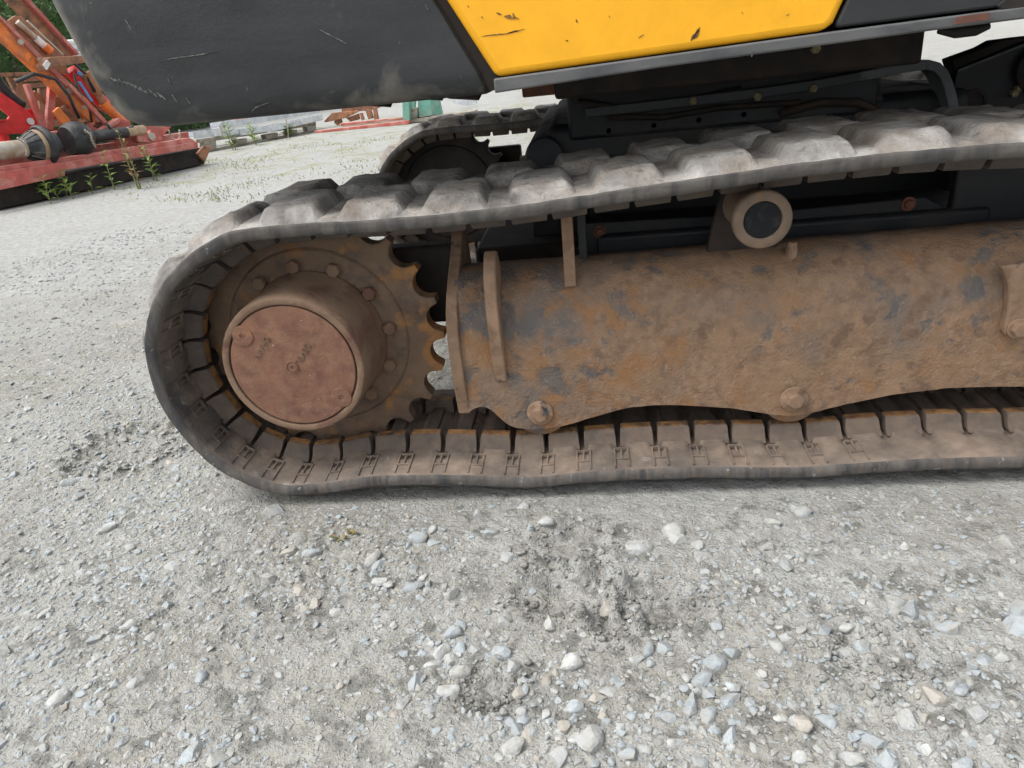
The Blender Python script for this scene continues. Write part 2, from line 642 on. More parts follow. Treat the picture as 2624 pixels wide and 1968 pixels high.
def stone_shape(r, base, cuts=9, roundness=.0):
    v = base[0].copy()
    for _ in range(cuts):
        n = r.normal(size=3)
        n /= np.linalg.norm(n)
        h = r.uniform(.40+roundness, .80+roundness*.5)
        d = v@n
        v -= np.outer(np.maximum(d-h, 0), n)
    v += r.normal(size=v.shape)*.008
    v *= np.array([1, r.uniform(.62, .92), r.uniform(.42, .68)])
    return v


LIB1 = [stone_shape(rng, ICO1, 6) for _ in range(24)]
LIB3 = [stone_shape(rng, ICO3, 15, .08 if k % 3 else .22) for k in range(20)]
LIB2 = [stone_shape(rng, ICO2, 12, .06 if k % 3 else .2) for k in range(24)]
LIBM = [[None]*4 for _ in LIB3]


def under_machine(x, y, pad=0.0):
    return (-.95-pad < x < 1.9 and -.008-pad < y < .46+pad) or (-.95 < x < 1.9 and 1.83 < y < 2.3)


# traced stones: photo pixel, long side px, short side px, image angle, colour index
TR = [(1510, 1895, 70, 52, 70, 1), (1432, 1935, 62, 55, 80, 1), (1315, 1915, 62, 46, 20, 1), (1637, 1400, 66, 44, 15, 1),
      (1725, 1360, 58, 50, 40, 1), (1735, 1380, 48, 36, 0, 1), (1158, 1690, 52, 44, 10, 1), (1180, 1660, 44, 38, -30, 0),
      (1132, 1665, 48, 36, -40, 1), (1110, 1700, 46, 30, 20, 1), (1180, 1718, 52, 30, 15, 1), (1285, 1672, 48, 40, 10, 0),
      (1315, 1710, 40, 36, 60, 1), (1462, 1700, 60, 44, 10, 1), (1560, 1768, 54, 30, -10, 1), (1530, 1790, 54, 28, 20, 2),
      (1470, 1810, 54, 36, 5, 0), (700, 1301, 70, 34, 5, 1), (540, 1270, 32, 30, 60, 1), (745, 1408, 54, 28, 15, 2),
      (800, 1415, 46, 26, 5, 0), (690, 1470, 52, 34, -10, 1), (440, 1445, 44, 26, -10, 1), (770, 1505, 42, 36, 30, 2),
      (275, 1355, 60, 30, 25, 1), (205, 1275, 44, 26, 25, 0), (870, 1565, 48, 30, 0, 1), (250, 1680, 40, 36, 20, 1),
      (350, 1740, 44, 34, 30, 1), (148, 1785, 52, 38, 40, 1), (490, 1935, 76, 44, 40, 0), (555, 1945, 70, 46, 25, 1),
      (250, 1630, 50, 28, 20, 0), (190, 1232, 54, 26, 20, 0), (330, 1600, 44, 30, 15, 1), (805, 1545, 40, 26, 50, 2),
      (2330, 1560, 66, 46, 60, 0), (2290, 1540, 70, 50, 80, 1), (2430, 1610, 72, 36, -10, 0), (2610, 1610, 70, 50, 80, 0),
      (2620, 1560, 60, 50, 40, 0), (2170, 1610, 36, 30, 0, 1), (2110, 1620, 52, 34, 45, 0), (2010, 1635, 36, 32, 40, 1),
      (1990, 1660, 48, 30, -50, 1), (1840, 1605, 46, 36, 40, 0), (2385, 1790, 84, 44, -55, 2), (2500, 1830, 70, 52, 60, 1),
      (2330, 1855, 66, 56, 60, 1), (2240, 1900, 80, 46, -15, 0), (2275, 1945, 66, 50, -40, 0), (2180, 1950, 64, 44, -30, 1),
      (2460, 1770, 46, 36, 20, 3), (2525, 1690, 42, 36, -20, 0), (2570, 1680, 44, 32, 0, 1), (2440, 1760, 60, 36, 20, 1),
      (1800, 1740, 54, 40, 20, 0), (1815, 1770, 50, 42, 60, 0), (1770, 1800, 66, 34, 80, 0), (1765, 1820, 44, 36, 20, 3),
      (1815, 1835, 60, 40, 60, 0), (1870, 1790, 54, 42, 20, 0), (1880, 1760, 44, 34, 0, 0), (1830, 1695, 52, 44, 50, 0),
      (1870, 1670, 48, 36, -40, 0), (1800, 1420, 66, 24, 5, 1), (1790, 1395, 36, 28, 60, 1), (1965, 1400, 40, 22, 0, 1),
      (2575, 1385, 56, 28, -20, 1), (2060, 1310, 40, 36, 20, 1), (2035, 1298, 28, 26, 20, 1), (1985, 1335, 38, 30, -30, 1),
      (2195, 1410, 34, 28, 20, 1), (2320, 1400, 34, 26, -30, 1), (2490, 1320, 22, 18, 0, 1), (1225, 1315, 34, 28, 0, 1),
      (1340, 1290, 32, 26, 0, 1), (1399, 1342, 42, 26, 0, 1), (1260, 1367, 36, 26, 10, 0), (1300, 1430, 44, 36, -50, 1),
      (1075, 1378, 46, 30, 0, 0), (1110, 1390, 44, 24, 5, 0), (955, 1430, 50, 40, 30, 1), (975, 1440, 60, 22, 40, 0),
      (1060, 1500, 48, 32, 10, 0), (1155, 1525, 44, 32, 30, 1), (975, 1490, 40, 26, 0, 1), (1180, 1597, 46, 28, 0, 0),
      (1160, 1620, 50, 30, 5, 0), (1290, 1600, 40, 34, 0, 1), (1410, 1602, 40, 34, 0, 1), (1555, 1550, 64, 40, -60, 2),
      (1400, 1745, 36, 30, 0, 2), (1150, 1765, 52, 40, 10, 1), (1065, 1745, 48, 40, -10, 0), (1030, 1800, 48, 34, 40, 1),
      (1340, 1840, 46, 36, 60, 0), (1400, 1825, 36, 28, 40, 1), (1445, 1865, 44, 34, 30, 2), (1350, 1890, 44, 34, 10, 2),
      (1325, 1865, 48, 34, 10, 0), (1475, 1895, 42, 32, 0, 1), (1630, 1690, 36, 28, 0, 1), (1660, 1665, 46, 30, 60, 0),
      (1700, 1660, 60, 26, 20, 0), (1610, 1935, 66, 34, -20, 0), (1730, 1900, 46, 34, 0, 1), (1705, 1830, 50, 40, 80, 0),
      (2060, 1860, 46, 36, -30, 2), (2040, 1850, 44, 30, 40, 1), (1935, 1925, 40, 24, -60, 1), (2050, 1945, 40, 36, 20, 1),
      (1870, 1885, 50, 36, 70, 0), (2000, 1840, 40, 26, 0, 1), (2120, 1845, 54, 36, -40, 0), (2190, 1890, 40, 30, 40, 0),
      (2140, 1810, 44, 26, -20, 0), (2490, 1900, 40, 30, 0, 0), (2460, 1970, 50, 40, 30, 0), (2380, 1930, 44, 36, 20, 1)]
tri = {0: 'angular', 1: 'rounded'}
stones = []   # (x, y, a, b, rot, colour)
for (px, py, la, lb, ang, ci) in TR:
    P = un(px, min(py, 1990), z=0.0)
    dep = (P-CAM)@fw
    a = la*.62*dep/F
    b = lb*.62*dep/F*1.15
    d1 = un(px+10*cos(radians(ang)), min(py, 1990)-10*sin(radians(ang)), z=0.0)
    stones.append((P[0], P[1], max(a, b), min(a, b), math.atan2(d1[1]-P[1], d1[0]-P[0]), ci))
BL = [un(px, py, z=0)[:2].tolist()+[r] for px, py, r in
      ((2350, 1850, .16), (1830, 1760, .09), (1350, 1880, .11), (1130, 1660, .10), (300, 1400, .22), (760, 1460, .14), (2480, 1600, .13),
       (1060, 1450, .11), (120, 1650, .2), (2000, 1500, .16), (520, 1920, .08), (1650, 1900, .1), (2150, 1380, .1))]


def density(x, y, strip=True):
    d = .18 + .5*max(0, float(noise2(x*3.1+40, y*3.1+11))) + .25*max(0, float(noise2(x*9+4, y*9+1)))
    for bx, by, r in BL:
        d += .75*math.exp(-((x-bx)**2+(y-by)**2)/r**2)
    for hx, hy, r, _ in HOLES:
        d *= 1-.85*math.exp(-((x-hx)**2+(y-hy)**2)/(r*.8)**2)
    if strip and x > -.8:
        t = min(1, max(0, (y+.40)/.18))
        d *= 1-.72*t*(.6+.4*math.sin(x*9+1)**2)
    if x < -.95:
        d += .25
    return d


def in_view(x, y, m=60):
    q = V(x, y, 0)-CAM
    z = q@fw
    if z < .1:
        return False
    px, py = IW/2+F*(q@rt)/z, IH/2-F*(q@up)/z
    return -m < px < IW+m and -m < py < IH+m


r2 = random.Random(11)
CW = [0]*46+[1]*38+[2]*6+[3]*10
placed = [(s[0], s[1], s[2]) for s in stones]


def free(x, y, rad, k=.8):
    for (a, b, c) in placed:
        if abs(a-x) < .09 and (a-x)**2+(b-y)**2 < (k*(rad+c))**2:
            return False
    return True


tries = 0
while len(stones) < 300 and tries < 60000:
    tries += 1
    x, y = r2.uniform(-1.8, 1.1), r2.uniform(-.75, .9)
    if under_machine(x, y, .01) or not in_view(x, y) or (x > -.9 and y > 0):
        continue
    if r2.random() > density(x, y)*.75:
        continue
    a = .0075*(1-r2.random())**-.33
    a = min(a, .021)
    if not free(x, y, a):
        continue
    placed.append((x, y, a))
    stones.append((x, y, a, a*r2.uniform(.6, .95), r2.uniform(0, 6.3), r2.choice(CW)))
for i, (x, y, a, b, rot, ci) in enumerate(stones):
    k = r2.randrange(len(LIB3))
    if LIBM[k][ci] is None:
        LIBM[k][ci] = mesh_np('stone', LIB3[k], ICO3[1], STONES[ci][1], True)
        try:
            LIBM[k][ci].set_sharp_from_angle(angle=radians(19))
        except Exception:
            pass
    o = bpy.data.objects.new('stone', LIBM[k][ci])
    COL.objects.link(o)
    o.scale = (a, b*1.2, (a+b)*.5*r2.uniform(.95, 1.4))
    o.rotation_euler = (r2.uniform(-.22, .22), r2.uniform(-.22, .22), rot)
    zz = float(ground_z(x, y))
    o.location = (x, y, zz + .02*(a+b)*.5)
    size = 'large' if a > .022 else 'middling' if a > .014 else 'small'
    shp = 'long' if b/a < .66 else 'blunt' if b/a > .86 else 'angular'
    where = 'beside' if y > -.15 else 'a step from' if y > -.38 else 'farthest from'
    what = ('the rear bend of the track' if x < -.95 else 'the track below the hub' if x < -.42 else 'the track below the lug bracket' if x < -.02 else
            'the track below the carrier roller' if x < .5 else 'the track below the guide guard')
    tag(o, '%s %s %s stone %s %s' % (size, shp, STONES[ci][0], where, what), 'stone', 'loose stones on the gravel yard')


def gravel(name, n, smin, smax, region, seed, sinkf, power=1.6, dens=True, lib=None, topo=None, pw=1.0):
    r = np.random.default_rng(seed)
    V_, F_, MI = [], [], []
    base = 0
    cnt = 0
    tr_ = 0
    lib = LIB1 if lib is None else lib
    f1 = (ICO1 if topo is None else topo)[1]
    pts = []
    while cnt < n and tr_ < n*30:
        tr_ += 1
        x, y = r.uniform(region[0], region[1]), r.uniform(region[2], region[3])
        if under_machine(x, y) or not in_view(x, y, 90):
            continue
        if dens and r.random() > (density(x, y, topo is not None)*1.1 + (.12 if topo is None else 0))**pw:
            continue
        s = smin*(1-r.random()*(1-(smin/smax)**power))**(-1/power)
        pts.append((x, y, s))
        cnt += 1
    P = np.array(pts)
    zz = ground_z(P[:, 0], P[:, 1])
    for (x, y, s), z in zip(pts, zz):
        v = lib[r.integers(len(lib))]*s
        th = r.uniform(0, 6.28)
        c, sn = cos(th), sin(th)
        tl = r.uniform(-.3, .3)
        v = np.stack([v[:, 0]*c-v[:, 1]*sn, v[:, 0]*sn+v[:, 1]*c, v[:, 2]+v[:, 0]*tl], 1)
        V_.append(v+np.array([x, y, z+s*sinkf]))
        F_.append(f1+base)
        base += len(v)
        MI.append(np.full(len(f1), r.choice([0]*9+[1]*8+[2]*1+[3]*2)))
    me = mesh_np(name, np.concatenate(V_), np.concatenate(F_), [s[1] for s in STONES], topo is not None, np.concatenate(MI))
    if topo is not None:
        me.set_sharp_from_angle(angle=radians(24))
    o = bpy.data.objects.new(name, me)
    COL.objects.link(o)
    return o


g1 = gravel('gravel', 9500, .0028, .0115, (-1.75, 1.1, -.75, .75), 3, -.02)
tag(g1, 'fine grey gravel scattered over the silty ground', 'gravel', kind='stuff')
g3 = gravel('gravel', 1550, .0060, .0135, (-1.75, 1.1, -.75, .75), 13, -.08, 2.0, True, LIB2, ICO2, 1.7)
tag(g3, 'small blue grey stones crowded in drifts on the silty ground', 'gravel', kind='stuff')
g2 = gravel('gravel', 7000, .005, .017, (-3.6, -.9, .1, 3.6), 4, .0, 2.0, False)
tag(g2, 'coarse grey gravel spread across the yard behind the track', 'gravel', kind='stuff')

# crumbs of drying mud round the trampled patches
cv, cf, base = [], [], 0
cr_ = np.random.default_rng(9)
for hx, hy, hr_, d_ in HOLES:
    for _ in range(150 if hr_ < .1 else 260):
        th, q = cr_.uniform(0, 6.28), hr_*abs(cr_.normal(1.05, .28))
        x, y = hx+q*cos(th), hy+q*sin(th)/1.25
        if under_machine(x, y):
            continue
        s_ = .0025*(1-cr_.random()*.93)**-.6
        v = LIB1[cr_.integers(len(LIB1))]*s_
        c_, n_ = cos(th*7), sin(th*7)
        v = np.stack([v[:, 0]*c_-v[:, 1]*n_, v[:, 0]*n_+v[:, 1]*c_, v[:, 2]*1.2], 1)
        cv.append(v+np.array([x, y, float(ground_z(x, y))+s_*.25]))
        cf.append(ICO1[1]+base)
        base += len(v)
o = bpy.data.objects.new('mud_crumbs', mesh_np('mud_crumbs', np.concatenate(cv), np.concatenate(cf), M['ground'], True))
COL.objects.link(o)
tag(o, 'pale crumbs of drying mud round the trampled patches', 'mud', kind='stuff')

# ------------------------------------------------------------------ excavator
EX = empty('excavator', (.43, 1.1, 0))
tag(EX, 'yellow and black tracked excavator with muddy rubber tracks standing on gravel', 'excavator')
SX, SZ = -.637, .320          # sprocket centre
GAUGE = 1.8464                # distance between the two tracks
PITCH_T = .081

# track loop seen from the near side, anticlockwise: lower run, idler, upper run, sprocket
ctrl = [(-.60, .020), (-.55, .030), (-.477, .034), (-.38, .032), (-.29, .026), (-.2, .019), (-.12, .018), (-.04, .024), (.046, .027), (.16, .027),
        (.28, .024), (.37, .019), (.447, .019), (.55, .024), (.7, .028), (.9, .022), (1.1, .026), (1.3, .022), (1.45, .022)]
IXc, IZc, IR = 1.50, .322, .300
for k in range(1, 18):
    th = radians(-90 + k*10)
    ctrl.append((IXc+IR*cos(th), IZc+IR*sin(th)))
ctrl += [(1.4, .624), (1.2, .630), (1.0, .640), (.85, .648), (.72, .655), (.6, .6585), (.52, .658), (.4, .655), (.3, .650), (.15, .640), (0, .630), (-.12, .621),
         (-.24, .617), (-.34, .616), (-.44, .617), (-.52, .620)]
for a, r in ((96, .299), (104, .297), (112, .294), (121, .293), (132, .296), (142, .299), (155, .301), (166, .304), (182, .308), (193, .310), (208, .312),
             (223, .3165), (238, .3165), (250, .313), (260, .308)):
    ctrl.append((SX+r*cos(radians(a)), SZ+r*sin(radians(a))))
cp = np.array(ctrl)


def closed_spline(P, n):
    out = []
    m = len(P)
    for i in range(m):
        p0, p1, p2, p3 = P[i-1], P[i], P[(i+1) % m], P[(i+2) % m]
        for t in np.linspace(0, 1, n, endpoint=False):
            out.append(.5*((2*p1)+(-p0+p2)*t+(2*p0-5*p1+4*p2-p3)*t*t+(-p0+3*p1-3*p2+p3)*t**3))
    return np.array(out)


pp = closed_spline(cp, 12)
for _ in range(6):
    pp = .5*pp + .25*(np.roll(pp, 1, 0)+np.roll(pp, -1, 0))
seg = np.hypot(*(np.roll(pp, -1, 0)-pp).T)
cum = np.concatenate([[0], np.cumsum(seg)])
LEN = cum[-1]
NP = int(round(LEN/PITCH_T))
PT = LEN/NP
tan = np.roll(pp, -1, 0)-np.roll(pp, 1, 0)
tan /= np.hypot(*tan.T)[:, None]
nor = np.stack([tan[:, 1], -tan[:, 0]], 1)
ppc = np.vstack([pp, pp[:1]])
noc = np.vstack([nor, nor[:1]])
low = [i for i in range(len(pp)) if pp[i, 1] < .06]
S0 = cum[min(low, key=lambda i: abs(pp[i, 0]+.5269))]     # a slot between two lugs


def tmap(s, y, n):
    """track coordinates (along, across, out of the belt) -> world"""
    s = np.mod(np.asarray(s, float)+S0, LEN)
    x = np.interp(s, cum, ppc[:, 0])
    z = np.interp(s, cum, ppc[:, 1])
    a = np.interp(s, cum, noc[:, 0])
    b = np.interp(s, cum, noc[:, 1])
    q = np.hypot(a, b)
    return np.stack([x+n*a/q, np.broadcast_to(y, x.shape)+0*x, z+n*b/q], -1)


def make_track():
    root_mesh = []
    # belt
    prof = [(0, -.003), (.0006, .0006), (.0028, .0022), (.0075, .0006), (.03, .0060), (.1, .008), (.225, .008), (.35, .008), (.42, .0060), (.4425, .0006), (.4472, .0022), (.4494, .0006), (.45, -.003),
            (.45, -.010), (.449, -.018), (.443, -.0225), (.40, -.027), (.345, -.031), (.335, -.031), (.30, -.031), (.265, -.031), (.225, -.031), (.185, -.031), (.15, -.031),
            (.117, -.031), (.105, -.031), (.06, -.029), (.02, -.0255), (.006, -.0225), (.0012, -.018), (0, -.010)]
    ns, npf = NP*10, len(prof)
    ss = np.arange(ns)*LEN/ns
    VV = np.zeros((ns, npf, 3))
    ph = np.mod(ss/PT+.5, 1)-.5            # 0 at a slot
    for j, (y, n) in enumerate(prof):
        nn = np.full(ns, n)
        if n < -.03 and .1 <= y <= .35:
            nn = nn + np.where(np.abs(ph) < .13, .013, 0)
        wob = .0022*noise2(ss*7+3, np.full(ns, y*6)) + .0010*noise2(ss*31, np.full(ns, y*20+5))
        VV[:, j] = tmap(ss, y, nn+wob*(1 if n > -.01 else .6))
        if y < .01 or y > .44:
            VV[:, j, 1] += .0016*noise2(ss*23+9, np.full(ns, n*80))
    idx = np.arange(ns*npf).reshape(ns, npf)
    a, b = idx, np.roll(idx, -1, 0)
    f = np.stack([a, np.roll(a, -1, 1), np.roll(b, -1, 1), b], -1).reshape(-1, 4)
    mi = np.tile(np.array([2 if (min(prof[j][0], prof[(j+1) % npf][0]) < .0029 and max(prof[j][0], prof[(j+1) % npf][0]) < .007) or min(prof[j][0], prof[(j+1) % npf][0]) > .4465 else
                           (1 if prof[j][1] < -.012 and prof[(j+1) % npf][1] < -.012 else 0) for j in range(npf)]), ns)
    belt = mesh_np('rubber_belt', VV.reshape(-1, 3), f, [M['rubber'], M['rubber_in'], M['rubber_side']], True, mi)
    # tread blocks: two staggered rows
    blocks = []
    half = NP//2
    for row in (0, 1):
        for k in range(half):
            sc = (2*k + (.1 if row == 0 else 1.1))*PT
            gs = np.array([-.0680, -.0655, -.061, -.056, -.050, -.044, -.022, 0, .022, .044, .050, .056, .061, .0655, .0680])
            gt = np.array([0, .03, .08, .13, .18, .24, .32, .5, .75, .86, .91, .95, .98, 1.0])
            G, T = np.meshgrid(gs, gt, indexing='ij')
            if row == 0:
                yy = .006 + T*.235
            else:
                yy = .444 - T*.235
            us = np.clip((.0680-np.abs(G)+.003*noise2(yy*28+k, G*0+k*.7)*(np.abs(G) < .0679))/.024, 0, 1)
            ut = np.minimum(np.clip(T/.17, 0, 1), np.clip((1-T)/.12, 0, 1))
            sm = lambda q: q*q*(3-2*q)
            rs = lambda q: q**1.5*(2.5-1.5*q)
            hh = .0255*rs(us)*rs(ut)
            hh = hh + (.004*noise2(G*40+k*3.1, yy*30+row*7)+.002*noise2(G*110+k*5.1, yy*90))*np.minimum(us, ut) - .003
            sk = .014*(T-.3)*(1 if row == 0 else -1)
            bn0 = np.interp(np.minimum(yy, .45-yy), [0, .0028, .0075, .03, .1], [-.001, .0022, .0006, .006, .008])
            pts = tmap((sc+G+sk).ravel(), yy.ravel(), (bn0+hh).ravel())
            n1, n2 = G.shape
            ii = np.arange(n1*n2).reshape(n1, n2)
            ff = np.stack([ii[:-1, :-1], ii[:-1, 1:], ii[1:, 1:], ii[1:, :-1]], -1).reshape(-1, 4)
            if row == 1:
                ff = ff[:, ::-1]
            blocks.append(mesh_np('tread_block', pts, np.ascontiguousarray(ff[:, ::-1]), M['rubber'], True))
    cores = []
    for k in range(NP):
        mb = MB()
        c = (k+.5)*PT
        for (ya, yb) in ((.117, .152), (.333, .298)):
            sgn = 1 if yb > ya else -1
            lay = [(-.026, .0360, -.018), (-.034, .0356, -.006), (-.045, .0350, .001), (-.053, .0342, .004), (-.0565, .0335, .007), (-.0585, .0320, .010)]
            vs = []
            j1 = [random.uniform(-.0012, .0012) for _ in range(4)]
            for (n, h, ins) in lay:
                p = np.array([(c-h+j1[0], ya+sgn*ins), (c+h+j1[1], ya+sgn*ins), (c+h, yb-sgn*ins*.3), (c-h, yb-sgn*ins*.3)])
                vs.append(tmap(p[:, 0], p[:, 1], np.full(4, n+j1[2]*.6)))
            vs = np.concatenate(vs)
            fs, ms = [], []
            nl = len(lay)
            for i in range(nl-1):
                for e in range(4):
                    e2 = (e+1) % 4
                    fs.append((i*4+e, i*4+e2, (i+1)*4+e2, (i+1)*4+e))
            mb.add(vs, fs, 0)
            mb.add(vs, [tuple((nl-1)*4+e for e in range(4))], 1)
            b0 = len(mb.v)
        # bridge bar the sprocket bears on
        p = np.array([(c-.014, .150), (c+.014, .150), (c+.014, .300), (c-.014, .300)])
        v1 = tmap(p[:, 0], p[:, 1], np.full(4, -.028))
        v2 = tmap(p[:, 0], p[:, 1], np.full(4, -.040))
        mb.add(np.concatenate([v1, v2]), [(4, 5, 6, 7), (0, 1, 5, 4), (1, 2, 6, 5), (2, 3, 7, 6), (3, 0, 4, 7)], 0)
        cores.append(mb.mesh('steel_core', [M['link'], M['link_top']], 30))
    marks = []
    for k in range(-12, 14):
        mb = MB()
        c = k*PT + .004
        hw = .0145
        lines = [((c-hw, .012), (c-hw, .080)), ((c+hw, .012), (c+hw, .080)), ((c-hw, .080), (c+hw, .080)), ((c, .042), (c, .076)), ((c-hw, .040), (c+hw, .040))]
        for (a_, b_) in lines:
            t_ = .0016
            da = np.array(b_)-np.array(a_)
            q = np.array([-da[1], da[0]])/np.hypot(*da)*t_
            cs = [np.array(a_)+q, np.array(b_)+q, np.array(b_)-q, np.array(a_)-q]
            bn = lambda y: float(np.interp(y, [.006, .02, .06, .105], [-.0225, -.0255, -.029, -.031]))
            lo = np.array([tmap([p_[0]], p_[1], np.array([bn(p_[1])+.003]))[0] for p_ in cs])
            hi = np.array([tmap([p_[0]], p_[1], np.array([bn(p_[1])-.0040]))[0] for p_ in cs])
            mb.add(np.concatenate([lo, hi]), [(4, 5, 6, 7), (0, 1, 5, 4), (1, 2, 6, 5), (2, 3, 7, 6), (3, 0, 4, 7)])
        marks.append(mb.mesh('embossed_mark', M['rubber_in']))
    return belt, blocks, cores, marks


belt, blocks, cores, marks = make_track()
for side in (0, 1):
    t = bpy.data.objects.new('rubber_track', belt)
    COL.objects.link(t)
    setparent(t, EX)
    t.location = (0, GAUGE*side, 0)
    t['label'] = 'dusty near rubber track belt' if side == 0 else 'far rubber track belt in the shade of the machine'
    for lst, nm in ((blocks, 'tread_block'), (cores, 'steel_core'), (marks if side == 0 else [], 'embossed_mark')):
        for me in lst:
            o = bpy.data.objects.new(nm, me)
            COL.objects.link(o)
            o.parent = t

# ---- sprocket
NT = 22
def sprocket_mesh():
    mb = MB()
    Rp, rc = .2935, .0325
    prof = []
    for k in range(NT):
        for j in range(12):
            th = (k + j/12)*2*pi/NT
            d = (j/12-.5)*2*pi/NT        # valley at d=0
            s = Rp*sin(abs(d))
            r = .2945
            if s < rc:
                r = min(r, Rp*cos(d) - math.sqrt(rc*rc-s*s))
            prof.append((r, th))
    ph = radians(14) + 0.0
    n = len(prof)
    ys = [(.196, .985), (.190, .972), (.190, .80)]
    vs = []
    rings = [(.207, 1.0), (.200, .992), (.1975, .975)]
    # ring section: outer teeth, front and back faces
    def ring(y, sc, inner=None):
        return [(SX+(r*sc if inner is None else inner)*cos(t+ph), y, SZ+(r*sc if inner is None else inner)*sin(t+ph)) for r, t in prof]
    R = [ring(.196, 1, .213), ring(.196, 1, .2135), ring(.1945, .965), ring(.198, 1.0), ring(.234, 1.0), ring(.2365, .965), ring(.236, 1, .205)]
    for q in R:
        vs += q
    fs = []
    for i in range(len(R)-1):
        for k in range(n):
            k2 = (k+1) % n
            fs.append((i*n+k, i*n+k2, (i+1)*n+k2, (i+1)*n+k))
    mb.add(vs, fs)
    # dished disc inside the ring
    mb.lathe([(.213, .197), (.209, .190), (.205, .1885), (.150, .1875), (.05, .1875), (.0, .1875)], (SX, 0, SZ), 96)
    mb.lathe([(.205, .236), (.05, .236), (0, .236)], (SX, 0, SZ), 64)
    return mb.mesh('sprocket', M['sprocket'], 40)


sme = sprocket_mesh()
def hexbolt(mb, c, r, h, ydir=-1, washer=0, seg=6, rot=0.0, mi=0):
    x, y, z = c
    if washer:
        mb.lathe([(washer, y), (washer, y+ydir*h*.22), (washer*.94, y+ydir*h*.28), (0, y+ydir*h*.28)], (x, 0, z), 24, mi=mi)
    vs = []
    lay = [(r, 0), (r, .82), (r*.86, 1.0)]
    for (q, t) in lay:
        for k in range(6):
            a = rot+k*pi/3
            vs.append((x+q*cos(a), y+ydir*h*t, z+q*sin(a)))
    fs = []
    for i in range(2):
        for k in range(6):
            k2 = (k+1) % 6
            fs.append((i*6+k, i*6+k2, (i+1)*6+k2, (i+1)*6+k))
    fs.append(tuple(12+k for k in range(6)))
    mb.add(vs, fs, mi)


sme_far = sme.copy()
sme_far.materials[0] = M['blackrust']  # greasy far copy, darkened in colour to read as a shaded silhouette
for side in (0, 1):
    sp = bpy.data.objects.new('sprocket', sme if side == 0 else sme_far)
    COL.objects.link(sp)
    setparent(sp, EX)
    sp.location = (0, GAUGE*side, 0)
    if side == 0:
        sp['label'] = 'rusty toothed drive sprocket inside the near track'
        for k in range(12):
            th = 2.1936 - k*2*pi/12
            mb = MB()
            hexbolt(mb, (SX+.176*cos(th), .188, SZ+.176*sin(th)), .0165, .016, rot=k*.4)
            mb.build('bolt', M['hub'], sp, False, .0012)
    # travel motor on the inner side
    mb = MB()
    mb.lathe([(.0, .236), (.15, .236), (.155, .25), (.155, .33), (.13, .345), (.13, .47), (.11, .48), (0, .48)], (SX, 0, SZ), 40)
    o = mb.build('travel_motor', M['blackrust'], EX, 40)
    o.location = (0, GAUGE*side, 0)

# ---- final drive hub
HUBY = .026
mb = MB()
mb.lathe([(.163, .1885), (.1635, .182), (.1625, .176), (.1585, .170), (.157, .10), (.156, .045), (.1545, .0315), (.1525, HUBY+.001), (.1505, HUBY),
          (.1405, HUBY), (.139, HUBY+.001), (.1385, HUBY+.009), (0, HUBY+.009)], (SX, 0, SZ), 128)
hub = mb.build('final_drive_hub', M['hub'], EX, 35)
# cover disc whose rim swells round the two plug bosses
BA = math.atan2(un(623, 862, y=HUBY)[2]-SZ, un(623, 862, y=HUBY)[0]-SX)
bosses = [(SX+.119*cos(BA), SZ+.119*sin(BA)), (SX+.119*cos(BA+pi), SZ+.119*sin(BA+pi))]
mb = MB()
nn = 180
rim = []
for k in range(nn):
    th = 2*pi*k/nn
    d = V(cos(th), sin(th))
    r = .1345
    rim.append((SX+r*d[0], SZ+r*d[1]))
lay = [(1.0, HUBY+.010), (1.0, HUBY+.0022), (.992, HUBY+.0008), (.97, HUBY+.0006)]
vs = []
for sc, y in lay:
    vs += [(SX+(x-SX)*sc, y, SZ+(z-SZ)*sc) for x, z in rim]
fs = []
for i in range(3):
    for k in range(nn):
        k2 = (k+1) % nn
        fs.append((i*nn+k, i*nn+k2, (i+1)*nn+k2, (i+1)*nn+k))
fs.append(tuple(3*nn+k for k in range(nn)))
mb.add(vs, fs)
cover = mb.build('cover_plate', M['cover'], hub, 35)
for (bx, bz) in bosses:
    mb = MB()
    y = HUBY
    mb.lathe([(.0225, y+.004), (.0225, y-.0006), (.0215, y-.0014), (.0070, y-.0014), (.0062, y-.0006), (.0058, y+.006), (0, y+.006)], (bx, 0, bz), 40)
    mb.build('plug_boss', M['cover'], hub, 35)
mb = MB()
mb.lathe([(.0145, y+.003), (.0145, y-.0004), (.0135, y-.0016), (.0125, y-.0016), (.0118, y+.0004), (.0108, y+.0004), (.0100, y-.0014), (.0046, y-.0014), (.0042, y+.006), (0, y+.006)], (SX, 0, SZ), 40)
mb.build('level_plug', M['cover'], hub, 35)
